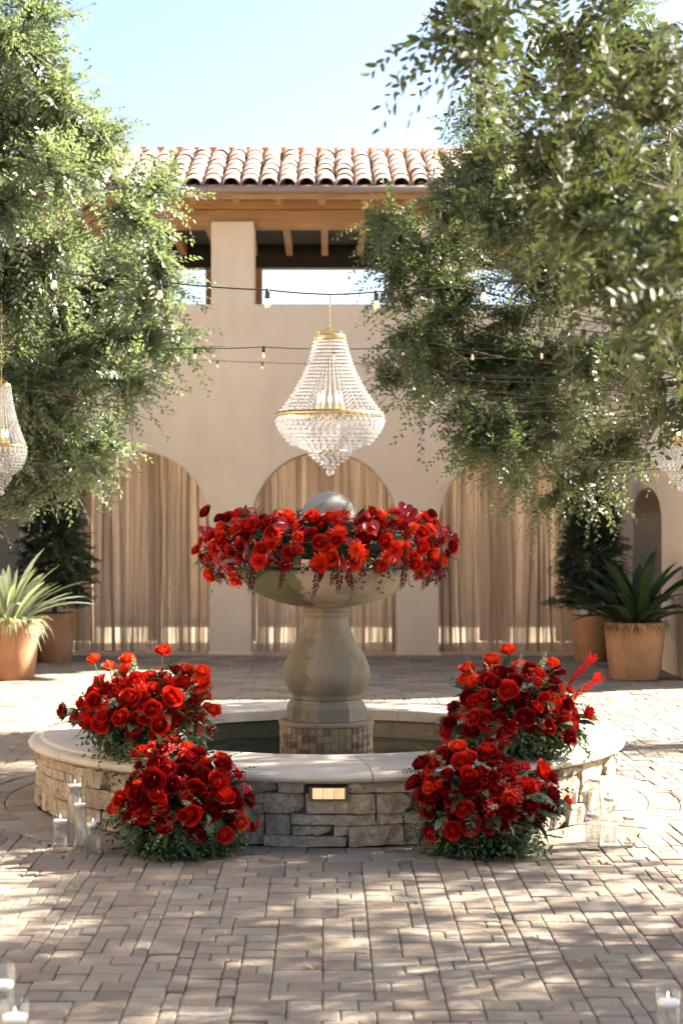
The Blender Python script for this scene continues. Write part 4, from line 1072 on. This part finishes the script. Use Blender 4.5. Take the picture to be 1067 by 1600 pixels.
# garland round the bowl
def garland():
    rr = random.Random(41); rng = np.random.default_rng(41)
    t = thing('floral_garland', 'wide garland of red anthuriums, dahlias and roses ringing the fountain bowl', 'flower arrangement', (CX, CY, 1.42))
    def ringp(a, e, k=1.0):                       # a round the ring, e round the tube
        R0 = 0.475; ru = 0.235 * k; x = (R0 + ru * math.cos(e)) * math.cos(a); y = (R0 + ru * math.cos(e)) * math.sin(a)
        return Vector((x * 1.03, y, 0.108 + 0.185 * k * math.sin(e)))
    def nrm(a, e): return Vector((math.cos(a) * math.cos(e), math.sin(a) * math.cos(e), math.sin(e)))
    pts, nr = [], []
    for i in range(300):
        a, e = rr.uniform(0, 6.283), rr.uniform(-0.35, 2.2); pts.append(ringp(a, e)[:]); nr.append(nrm(a, e)[:])
    N = 300
    for i in range(N):
        a = -PI / 2 + (((i * 0.7548777) % 1.0) - 0.5) * 2 * PI * (0.60 if i < 265 else 1.0) + rr.gauss(0, 0.02)
        e = -0.50 + 2.55 * ((i * 0.5698403) % 1.0) - 0.35 * (abs(math.cos(a)) > 0.75); p = ringp(a, e, rr.choice((0.76, 0.88, 0.98, 1.08, 1.22))); n_ = nrm(a, e) + Vector((rr.gauss(0, 0.2), -0.25 + rr.gauss(0, 0.2), rr.gauss(0, 0.2)))
        x = rr.random()
        if x < 0.42: place(rr.choice(roses + [roses[3], roses[0], buds[0]]), t, p, n_, rr.uniform(0, 6), rr.uniform(0.7, 1.1), 'rose')
        elif x < 0.80: place(rr.choice([dahlias[0], dahlias[1], dahlias[1], dahlias[2]]), t, p, n_, rr.uniform(0, 6), rr.uniform(0.7, 1.25), 'dahlia')
        else: place(rr.choice(berries), t, p, n_, rr.uniform(0, 6), 1.1, 'berry_spray')
    for (px, py, s, up) in ((440, 820, 1.1, 1), (382, 868, 1.35, 0), (345, 868, 1.4, 0), (552, 850, 1.0, 1), (580, 826, 1.2, 1), (612, 875, 1.3, 0), (640, 806, 1.2, 1), (533, 880, 1.1, 0), (690, 830, 1.1, 1), (420, 872, 1.2, 0), (320, 830, 0.9, 1), (632, 795, 1.0, 1), (705, 838, 0.8, 1)):
        Yd = 11.08 - math.sqrt(max(0.02, 0.70 ** 2 - ((px - 512) / F * 11) ** 2)); w_ = at(px, py, Yd)
        o = place(anth, t, w_ - Vector((CX, CY, 1.42)), (rr.gauss(0, 0.35), -1, 0.55 if up else 0.25), rr.gauss(0 if not up else PI, 0.5), s, 'anthurium'); obj('spadix', spadix, o)
    for px in (360, 372, 345, 490, 520, 528, 545, 570, 630, 660, 682, 335, 352, 395, 440, 695, 674):
        Yd = 11.06 - math.sqrt(max(0.03, 0.76 ** 2 - ((px - 512) / F * 11) ** 2)); w_ = at(px, 886 + rr.uniform(-8, 4), Yd)
        d = Vector((w_.x * 0.25 + rr.gauss(0, 0.12), -0.12, -0.9))
        leaf_place(rr.choice(fern_red), t, w_ - Vector((CX, CY, 1.42)), d, rr.uniform(0.5, 0.85) if px != 490 else 1.05, 'fern_frond', rr.gauss(0, 0.4))
    for (px, py, dd, s_r) in ((325, 803, 0.05, 0.95), (374, 806, 0.3, 0.85), (580, 804, 0.4, 0.95), (672, 806, 0.2, 0.8), (310, 862, 0.0, 0.8), (463, 822, 0.45, 0.8), (706, 845, 0.0, 0.8), (420, 815, 0.4, 0.8), (345, 812, 0.2, 0.8)):
        w_ = at(px, py, 11.0 - dd); place(rr.choice(roses + buds), t, w_ - Vector((CX, CY, 1.42)), (w_.x * 1.2, -0.7, 0.8), rr.uniform(0, 6), s_r, 'rose')
    for k in range(60):
        a = -PI / 2 + (rr.random() - 0.5) * 2 * PI * 0.7; e = rr.choice((-0.45, -0.3, 1.5, 1.9, 0.6, 1.2)) + rr.gauss(0, 0.2); p = ringp(a, e, 0.95)
        leaf_place(rr.choice(leafs + [bleaf, leafs[1]]), t, p, nrm(a, e) + Vector((rr.gauss(0, 0.4), rr.gauss(0, 0.4), rr.gauss(0, 0.3))), rr.uniform(0.8, 1.2), 'leaf', rr.uniform(-0.8, 0.8))
    for k in range(18):
        a = -PI / 2 + (rr.random() - 0.5) * 2 * PI * 0.7; e = rr.choice((-0.2, 1.3, 1.7)); p = ringp(a, e, 0.9)
        leaf_place(rr.choice(fern_green), t, p, nrm(a, e) + Vector((rr.gauss(0, 0.3), rr.gauss(0, 0.3), 0.2)), rr.uniform(0.55, 0.8), 'leafy_sprig')
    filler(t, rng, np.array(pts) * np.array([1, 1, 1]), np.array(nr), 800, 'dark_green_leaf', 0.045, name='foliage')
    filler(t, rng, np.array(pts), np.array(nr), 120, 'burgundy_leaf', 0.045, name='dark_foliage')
    g = Geo()                                     # moss collar the stems stand in
    n = 48
    for i in range(n):
        pass
    v = []; f = []
    for i in range(n):
        for k in range(10):
            p = ringp(2 * PI * i / n, 2 * PI * k / 10, 0.25); v.append(p[:])
    for i in range(n):
        for k in range(10): f.append((i * 10 + k, ((i + 1) % n) * 10 + k, ((i + 1) % n) * 10 + (k + 1) % 10, i * 10 + (k + 1) % 10))
    obj('moss_collar', mesh('moss_collar', v, f, 'dark_green_leaf', True, 0.2), t)
garland()

# ------------------------------------------------------------------ candle vases
def vase(px, ytop, ybase, wpx, ywax, label, clabel, flame=True, Y=None):
    Yd = Y or HC * F / (ybase - PY); b = at(px, ybase, Yd); b.z = 0.0
    h = (ybase - ytop) * Yd / F; r = wpx / 2 * Yd / F; zw = (ybase - ywax) * Yd / F
    b.z = 0.005
    t = thing('cylinder_vase', label, 'vase', b, 'clear cylinder vases with floating candles')
    g = Geo(); g.lathe([(0.0005, 0), (r - 0.002, 0), (r, 0.003), (r, h - 0.002), (r - 0.0015, h), (r - 0.003, h - 0.002), (r - 0.003, 0.012), (0.0005, 0.012)], 40); g.obj('glass_wall', 'glass', t, smooth=True, world=False)
    g = Geo(); g.lathe([(0.0005, 0.0125), (r - 0.0034, 0.0125), (r - 0.0034, zw), (0.0005, zw)], 40); g.obj('water', 'vase_water', t, smooth=True, world=False)
    c = thing('floating_candle', clabel, 'candle', b + Vector((0, 0, zw)), 'white floating candles')
    rc = r * 0.86; hc = rc * 0.62
    g = Geo(); g.lathe([(0.0005, -hc * 0.55), (rc * 0.72, -hc * 0.55), (rc * 0.94, -hc * 0.2), (rc, hc * 0.2), (rc * 0.96, hc * 0.42), (rc * 0.6, hc * 0.36), (0.0005, hc * 0.34)], 32); g.obj('wax', 'wax', c, smooth=True, world=False)
    g = Geo(); g.tube([(0, 0, hc * 0.34), (0.001, 0, hc * 0.34 + 0.010)], 0.0009, 5); g.obj('wick', 'wick', c, world=False)
    if flame:
        g = Geo(); z = hc * 0.34 + 0.006; g.lathe([(0.0004, z), (0.003, z + 0.004), (0.0037, z + 0.008), (0.0026, z + 0.014), (0.0004, z + 0.022)], 10); g.obj('flame', 'flame', c, smooth=True, world=False)
V4 = [(117.5, 1212, 1321, 23, 1229, 'tallest clear vase of the left cluster', 'white candle floating in the tallest vase of the left cluster'),
      (125.5, 1244, 1327, 22, 1259, 'middle-height clear vase in the left cluster, between the tallest and the two short ones', 'white candle in the middle-height vase of the left cluster'),
      (95, 1268, 1331, 25, 1284, 'short clear vase standing left of the left cluster', 'lit white candle in the outer short vase of the left cluster'),
      (146, 1274, 1334, 24, 1290, 'short clear vase nearest the left rose mound', 'white candle in the short vase nearest the left rose mound'),
      (930, 1211, 1316, 23, 1220, 'tallest clear vase of the right cluster, behind another vase', 'white candle near the rim of the tallest right vase'),
      (925.5, 1262, 1326, 24, 1275, 'short clear vase in front of the tallest right vase', 'lit white candle in the short vase before the tallest right one'),
      (952, 1238, 1322, 21, 1250, 'middle-height clear vase in the middle of the right cluster', 'white candle in the middle vase of the right cluster'),
      (982.5, 1262, 1323, 23, 1279, 'short clear vase at the outer right end of the right cluster', 'lit white candle in the outermost short vase at right')]
for a in V4: vase(*a)
vase(3, 1508, 1690, 44, 1542, 'blurred tall vase cut off by the left frame edge in front', 'blurred white candle in the tall cut-off vase at left', False)
vase(24, 1566, 1712, 46, 1594, 'blurred vase with a tall flame at the bottom left corner', 'lit candle in the blurred bottom left corner vase')
vase(1043, 1549, 1660, 40, 1569, 'blurred clear vase at the bottom right corner', 'lit white candle in the bottom right corner vase')

# ------------------------------------------------------------------ planters
def pot(px, ytop, ybase, wtop, wbot, label):
    Yd = HC * F / (ybase - PY); b = at(px, ybase, Yd); b.z = 0.004; h = (ybase - ytop) * Yd / F * 1.0; r1, r0 = wtop / 2 * Yd / F, wbot / 2 * Yd / F
    t = thing('terracotta_pot', label, 'pot', b, 'terracotta planters by the arcade')
    g = Geo(); g.lathe([(0.001, 0), (r0 - 0.01, 0), (r0, 0.012), (r0 + (r1 - r0) * 0.55, h * 0.5), (r1 - 0.006, h - 0.03), (r1, h - 0.012), (r1 - 0.004, h), (r1 - 0.03, h), (r1 - 0.04, h - 0.07)], 56); g.obj('pot_body', 'terracotta', t, smooth=True, world=False)
    g = Geo(); g.lathe([(0.001, h - 0.05), (r1 - 0.038, h - 0.06)], 32); g.obj('soil', 'soil', t, world=False)
    return b + Vector((0, 0, h - 0.05)), r1
def strap(name, L, W, bend, mat, seed, nseg=8):
    v = []; f = []; rr = random.Random(seed)
    for i in range(nseg + 1):
        t = i / nseg; a = bend * t; wd = W * (0.55 + 0.9 * t) * (1 - t ** 3) ** 0.8 if t < 1 else 0.001
        wd = max(wd, 0.001)
        y = L * (math.sin(a) / max(bend, 1e-3)); z = L * ((1 - math.cos(a)) / max(bend, 1e-3))
        y, z = (L * math.sin(a) / bend, -L * (1 - math.cos(a)) / bend)
        v += [(-wd, y, z + wd * 0.45), (0, y, z), (wd, y, z + wd * 0.45)]
    for i in range(nseg):
        b = i * 3; f += [(b, b + 1, b + 4, b + 3), (b + 1, b + 2, b + 5, b + 4)]
    return mesh(name, v, f, mat, True, rr.uniform(0.3, 0.8))
aloe = [strap('leaf', 0.85, 0.034, 0.8, 'aloe_leaf', 1), strap('leaf', 0.7, 0.036, 1.0, 'aloe_leaf', 2), strap('leaf', 0.62, 0.034, 0.4, 'aloe_leaf', 3), strap('leaf', 0.7, 0.030, 0.6, 'pale_leaf', 4)]
dk = [strap('leaf', 0.8, 0.055, 0.8, 'dark_green_leaf', 1), strap('leaf', 0.65, 0.058, 0.5, 'dark_green_leaf', 2), strap('leaf', 0.6, 0.05, 1.2, 'dark_green_leaf', 3)]
def rosette(label, p, metas, n, seed, trail, trail_mat, sc=1.0, r=0.3):
    rr = random.Random(seed); rng = np.random.default_rng(seed)
    t = thing('potted_plant', label, 'plant', p, 'broad-leaved plants in the planters')
    for k in range(n):
        a = k * 2.4 + rr.gauss(0, 0.2); e = 1.5 - (0.85 if trail_mat == 'grass_leaf' else 1.0) * (k / n) + rr.gauss(0, 0.1); rad = 0.03 + 0.12 * k / n
        d = Vector((math.cos(a) * math.cos(e), math.sin(a) * math.cos(e), math.sin(e)))
        leaf_place(rr.choice(metas), t, (math.cos(a) * rad, math.sin(a) * rad, 0), d, sc * rr.uniform(0.8, 1.1), 'leaf', rr.gauss(0, 0.2))
    m = trail; a = rng.uniform(0, 2 * PI, m); rad = rng.uniform(0.5, 0.98, m) * r
    b = np.stack([np.cos(a) * rad, np.sin(a) * rad, rng.uniform(0.0, 0.07, m)], 1)
    d = np.stack([np.cos(a), np.sin(a), rng.uniform(0.1, 1.0, m)], 1)
    L = rng.uniform(0.10, 0.26, m); droop = rng.uniform(0.5, 1.4, m)
    t_ = np.linspace(0, 1, 6); V = []; Fc = []; d /= np.linalg.norm(d, axis=1, keepdims=True)
    side = np.stack([-np.sin(a), np.cos(a), np.zeros(m)], 1)
    for i, tt in enumerate(t_):
        c = b + d * (L * tt)[:, None]; c[:, 2] -= droop * L * tt * tt; wd = 0.006 * (1 - tt ** 2) + 0.0004
        V += [c - side * wd, c + side * wd]
    V = np.stack(V, 1).reshape(-1, 3); o = np.arange(m)[:, None] * 12
    Fc = np.concatenate([o + np.array([[2 * i, 2 * i + 1, 2 * i + 3, 2 * i + 2]]) for i in range(5)], 0)
    obj('trailing_foliage', mesh('trailing_foliage', V, Fc, trail_mat, False, np.repeat(rng.random(m), 12)), t, kind='stuff')
    return t
def conifer(label, p, h, r, seed):
    rng = np.random.default_rng(seed); t = thing('potted_conifer', label, 'shrub', p, 'dark conifers in the rear planters')
    g = Geo(); g.tube([(0, 0, 0), (0.02, 0, h * 0.5), (0.0, 0, h)], [0.03, 0.022, 0.008], 8); g.obj('trunk', 'bark', t, smooth=True, world=False)
    V, Fc, TT = [], [], []; nv = 0
    for lv in range(11):
        z = h * (0.16 + 0.80 * lv / 10); rr_ = r * (1.05 - 0.55 * lv / 10) * rng.uniform(0.75, 1.15); n = 120
        a = rng.uniform(0, 6.28, n); rad = rng.uniform(0.05, 1.0, n) * rr_
        b = np.stack([np.cos(a) * rad, np.sin(a) * rad, z + rng.normal(0, 0.05, n) - 0.15 * rad], 1)
        d = np.stack([np.cos(a), np.sin(a), rng.uniform(-0.2, 0.5, n)], 1)
        pp, ld, nr, ls, lw, pos = sprays(rng, b, d, rng.uniform(0.10, 0.22, n), rng.uniform(0, 0.5, n), 26, 0.060, 0.30)
        v, f, tt = leaves_mesh('x', pp, ld, nr, ls, lw, 'conifer_leaf', rng.random(len(pp))); V.append(v); Fc.append(f + nv); TT.append(tt); nv += len(v)
    obj('crown', mesh('crown', np.concatenate(V), np.concatenate(Fc), 'conifer_leaf', False, np.concatenate(TT)), t)
p, r = pot(991, 972, 1061, 97, 76, 'large terracotta pot in front at right, under a dark broad-leaved plant')
rosette('dark green paddle-leaved plant in the front right pot', p, dk, 44, 51, 300, 'green_leaf', 1.2, r)
p, r = pot(922, 962, 1033, 62, 50, 'terracotta pot half hidden behind the front right pot, under the conifer')
conifer('dark tiered conifer in the rear pot at right beside the brown curtain', p, 1.75, 0.42, 52)
p, r = pot(14, 968, 1061, 100, 78, 'sunlit terracotta pot in front at left with trailing pale plants')
rosette('pale sunlit spiky plant with long grey-green leaves in the left pot', p, aloe, 62, 53, 620, 'grass_leaf', 1.08, r)
p, r = pot(86, 958, 1035, 66, 52, 'terracotta pot standing behind the sunlit left pot, under a dark conifer')
conifer('dark conifer in the rear pot at left beside the golden curtain', p, 1.7, 0.40, 54)
g = None

# ------------------------------------------------------------------ chandeliers and string lights
def chandelier(px, Y, yt, yring, yb, rtop, rring, label, narrow=False, ns=40):
    o_ = at(px, yt, Y); s = Y / F
    t = thing('crystal_chandelier', label, 'chandelier', at(px, yb, Y), 'crystal chandeliers hung over the courtyard')
    X, Yc = o_.x, o_.y; zt, zr, zb = o_.z, at(px, yring, Y).z, at(px, yb, Y).z
    rt_, rr_ = rtop * s, rring * s
    oct_v = np.array([(1, 0, 0), (-1, 0, 0), (0, 1, 0), (0, -1, 0), (0, 0, 1.15), (0, 0, -1.15)], float)
    oct_f = np.array([(0, 2, 4), (2, 1, 4), (1, 3, 4), (3, 0, 4), (2, 0, 5), (1, 2, 5), (3, 1, 5), (0, 3, 5)])
    def beads(name, pts, rad):
        pts = np.array(pts); n = len(pts); a = RNG.uniform(0, 1.5, n); ca, sa = np.cos(a)[:, None], np.sin(a)[:, None]
        vx = oct_v[None, :, 0] * ca - oct_v[None, :, 1] * sa; vy = oct_v[None, :, 0] * sa + oct_v[None, :, 1] * ca; vz = np.broadcast_to(oct_v[None, :, 2], vx.shape)
        v = np.stack([vx, vy, vz], 2) * np.array(rad).reshape(-1, 1, 1) + pts[:, None, :]
        f = (oct_f[None] + np.arange(n)[:, None, None] * 6).reshape(-1, 3)
        obj(name, mesh(name, v.reshape(-1, 3) - np.array(t.location), f, 'crystal'), t, kind='stuff')
    up, ur = [], []; nb = int((zt - zr) / 0.019)
    for k in range(ns):
        a = 2 * PI * k / ns
        for i in range(nb):
            q = i / nb; r = rt_ + (rr_ * 0.97 - rt_) * (0.45 * q + 0.55 * q ** 2.3); r = r
            up.append((X + r * math.cos(a), Yc + r * math.sin(a), zt - 0.01 - (zt - zr - 0.015) * q)); ur.append(0.0064 + 0.003 * q)
    beads('crystal_strands', up, ur)
    lo, lr = [], []
    H = zr - zb; prof = [(1.0, 0.03), (1.01, 0.11), (0.98, 0.18), (0.94, 0.25), (0.885, 0.315), (0.82, 0.375), (0.75, 0.43), (0.67, 0.48), (0.58, 0.52), (0.48, 0.55)]
    prof += [(0.39, 0.60), (0.385, 0.65), (0.32, 0.70), (0.25, 0.75), (0.17, 0.80), (0.10, 0.85)]
    for (q, zz) in prof:
        n = max(8, int(2 * PI * q * rr_ / 0.0185))
        for k in range(n):
            a = 2 * PI * (k + 0.5 * (len(lo) % 2)) / n; lo.append((X + q * rr_ * math.cos(a), Yc + q * rr_ * math.sin(a), zr - zz * H + RNG.normal(0, 0.0015))); lr.append(0.0088)
        if zz < 0.45:
            for k in range(n):
                a = 2 * PI * (k + 0.5) / n; lo.append((X + q * rr_ * 0.985 * math.cos(a), Yc + q * rr_ * 0.985 * math.sin(a), zr - (zz + 0.045) * H)); lr.append(0.0075)
    beads('crystal_basket', lo, lr)
    def band(name, r, z, h, tk=0.004):
        g = Geo(); g.lathe([(r - tk, z - h / 2), (r, z - h / 2), (r + tk, z), (r, z + h / 2), (r - tk, z + h / 2), (r - tk, z - h / 2)], 64, (X, Yc, 0)); g.obj(name, 'brass', t, smooth=True)
    band('rim_band', rr_ * 1.0, zr, 0.023 if not narrow else 0.02); band('crown_band', rt_, zt, 0.018)
    band('lower_band', rr_ * 0.34, zr - 0.585 * H, 0.008)
    g = Geo()
    for k in range(8):                            # crown points
        a = 2 * PI * k / 8; g.add([(X + rt_ * math.cos(a - 0.2), Yc + rt_ * math.sin(a - 0.2), zt), (X + rt_ * math.cos(a + 0.2), Yc + rt_ * math.sin(a + 0.2), zt), (X + rt_ * 1.1 * math.cos(a), Yc + rt_ * 1.1 * math.sin(a), zt + 0.03)], [(0, 1, 2)])
    for k in range(4):
        a = PI / 2 * k + 0.4; g.tube([(X + rt_ * math.cos(a), Yc + rt_ * math.sin(a), zt), (X, Yc, zt + 0.05)], 0.0025, 5)
        g.tube([(X, Yc, zr), (X + rr_ * math.cos(a), Yc + rr_ * math.sin(a), zr)], 0.003, 5)
    g.tube([(X, Yc, zr - 0.03), (X, Yc, zt + 0.06)], 0.003, 8); g.obj('frame', 'brass', t)
    for k in range(5):
        a = 2 * PI * k / 5 + 0.3; r = rr_ * 0.22; bx_, by = X + r * math.cos(a), Yc + r * math.sin(a)
        g = Geo(); g.tube([(bx_, by, zr + 0.005), (bx_, by, zr + 0.065)], 0.008, 8); cs = g.obj('candle_sleeve', 'brass', t)
        g = Geo(); g.lathe([(0.003, 0.065), (0.009, 0.08), (0.0095, 0.09), (0.006, 0.108), (0.001, 0.125)], 10, (bx_, by, zr)); g.obj('candle_bulb', 'candle_bulb', cs, smooth=True)
    g = Geo(); g.sphere((X, Yc, zb + 0.025), 0.021, 20, 14); g.obj('crystal_ball', 'crystal', t, smooth=True)
    return t, (X, Yc, zt + 0.05)
def chain(t, top, x2, z2):
    g = Geo(); n = 9; X, Y, z = top
    for k in range(n):
        zz = z + (z2 - z) * (k + 0.5) / n; h = (z2 - z) / n * 0.62; pts = []
        for q in range(11):
            a = 2 * PI * q / 10; u = 0.006 * math.cos(a); w_ = h * math.sin(a)
            pts.append((X + (u if k % 2 else 0), Y + (0 if k % 2 else u), zz + w_))
        g.tube(pts, 0.0014, 5, False)
    g.obj('chain', 'brass', t)
t, top = chandelier(515.5, 9.4, 526, 648, 745, 24, 83.5, 'large crystal chandelier hanging over the fountain bowl, with lit candle bulbs', ns=44)
chain(t, top, 0, at(515, 478, 9.4).z)
X, Y, _ = top; g = Geo(); g.tube([(X, Y, at(515, 480, 9.4).z), (X, Y, at(515, 461, 9.4).z)], 0.0018, 5)
g.tube([at(516, 470, 9.4), at(540, 461, 9.39), at(562, 457, 9.38)], 0.0012, 5); g.obj('hanging_wire', 'cable', t)
t, top = chandelier(3, 13.0, 602, 697, 775, 14, 39, 'crystal chandelier half cut off at the left edge before the tree', True, 30)
chain(t, top, 0, at(3, 470, 13.0).z)
t, top = chandelier(1062, 13.0, 605, 694, 768, 17, 50, 'crystal chandelier half hidden by leaves at the right edge', True, 30)
chain(t, top, 0, at(1062, 470, 13.0).z)

def string_lights(Y, pts, bulbs, sc, label, lit=True):
    P = [at(x, y, Y) for x, y in pts]
    t = thing('string_lights', label, 'string lights', P[0], 'string light cables over the courtyard')
    g = Geo(); dense = []
    for a, b in zip(P[:-1], P[1:]):
        L = (b - a).length
        for k in range(6):
            q = k / 6; c = a.lerp(b, q); c.z -= 0.012 * L * 4 * q * (1 - q); dense.append(c)
    dense.append(P[-1]); g.tube(dense, 0.0042, 6); g.obj('cable', 'cable', t, smooth=True)
    for (x, y) in bulbs:
        c = at(x, y, Y)
        if not -4 < c.x < 5: continue
        k = 0.68; sc_ = lambda P: [(r * k, z * k) for r, z in P]
        g = Geo(); g.lathe(sc_([(0.004, 0.004), (0.012, 0.0), (0.0175, -0.012), (0.021, -0.055), (0.019, -0.066), (0.006, -0.066)]), 14, c)
        g.box(c.x - 0.005, c.x + 0.005, c.y - 0.006, c.y + 0.006, c.z - 0.004, c.z + 0.008); so = g.obj('socket', 'cable', t, smooth=True)
        g = Geo(); g.lathe(sc_([(0.012, -0.0655), (0.016, -0.072), (0.024, -0.095), (0.0265, -0.112), (0.024, -0.128), (0.014, -0.140), (0.0008, -0.145)]), 18, c); g.obj('bulb', 'bulb_glass', so, smooth=True)
        g = Geo(); g.tube([c + Vector(q) * k for q in ((-0.005, 0, -0.068), (-0.009, 0, -0.11), (-0.003, 0, -0.126), (0.004, 0, -0.126), (0.009, 0, -0.11), (0.005, 0, -0.068))], 0.0011, 5); g.obj('filament', 'filament', so)
string_lights(9.35, [(-420, 372), (-80, 404), (85, 424), (250, 440), (418, 453), (515, 460), (588, 456), (755, 443), (925, 420), (1400, 350)], [(85, 424), (250, 440), (418, 453), (588, 456), (755, 443), (925, 420)], 1, 'black string of big bulbs crossing in front of the loggia, chandelier hooked on it')
string_lights(14.4, [(-320, 560), (90, 552), (305, 544), (412, 542), (520, 545), (630, 542), (738, 545), (846, 543), (1400, 520)], [(200, 548), (305, 544), (412, 542), (522, 545), (630, 542), (738, 545), (846, 543), (955, 540)], 1, 'middle string of smaller bulbs passing behind the main chandelier')
string_lights(21.6, [(-60, 545), (270, 560), (340, 563), (410, 566), (479, 568), (551, 568), (622, 566), (693, 562), (1000, 545)], [(270, 560), (340, 563), (410, 566), (479, 568), (551, 568), (622, 566), (693, 562)], 1, 'faint string of tiny bulbs closest to the plaster facade')

# ------------------------------------------------------------------ fallen leaves and petals
fl = lens_leaf('fallen_leaf', 0.035, 0.009, 'fallen_leaf', 9, 4, 0.1, 0.4)
for (x, y) in ((125, 1386), (303, 1436), (350, 1462), (478, 1512), (356, 1504), (589, 1452), (641, 1417), (653, 1413), (770, 1424), (1052, 1369), (598, 1376), (66, 1320), (480, 1462), (900, 1505), (255, 1372), (690, 1520)):
    Yd = HC * F / (y - PY); p = at(x, y, Yd); p.z = 0.008
    o = obj('fallen_leaf', fl, None, p); o.rotation_euler = (rt.gauss(0, 0.15), rt.gauss(0, 0.15), rt.uniform(0, 6.28)); o.scale = [rt.uniform(0.8, 1.4)] * 3
    tag(o, 'small yellow fallen leaf lying on the pavers', 'leaf', 'fallen leaves on the paving')

fp = lens_leaf('fallen_petal', 0.03, 0.013, 'bright_petal', 11, 4, 0.3, 0.5)
for (x, y, z, lb) in ((241, 1157, CT, 'small orange-red petal lying on the left top of the coping'), (948, 1349, 0.0, 'red petal on the pavers beside the right rose mound'), (412, 1345, 0.0, 'red petal on the pavers beside the left rose mound'), (372, 1331, 0.0, 'red petal at the right foot of the left rose mound')):
    Yd = (HC - z) * F / (y - PY); p = at(x, y, Yd); p.z = z + 0.006
    o = obj('fallen_petal', fp, None, p); o.rotation_euler = (rt.gauss(0, 0.2), rt.gauss(0, 0.2), rt.uniform(0, 6.28)); tag(o, lb, 'petal', 'petals dropped from the roses')
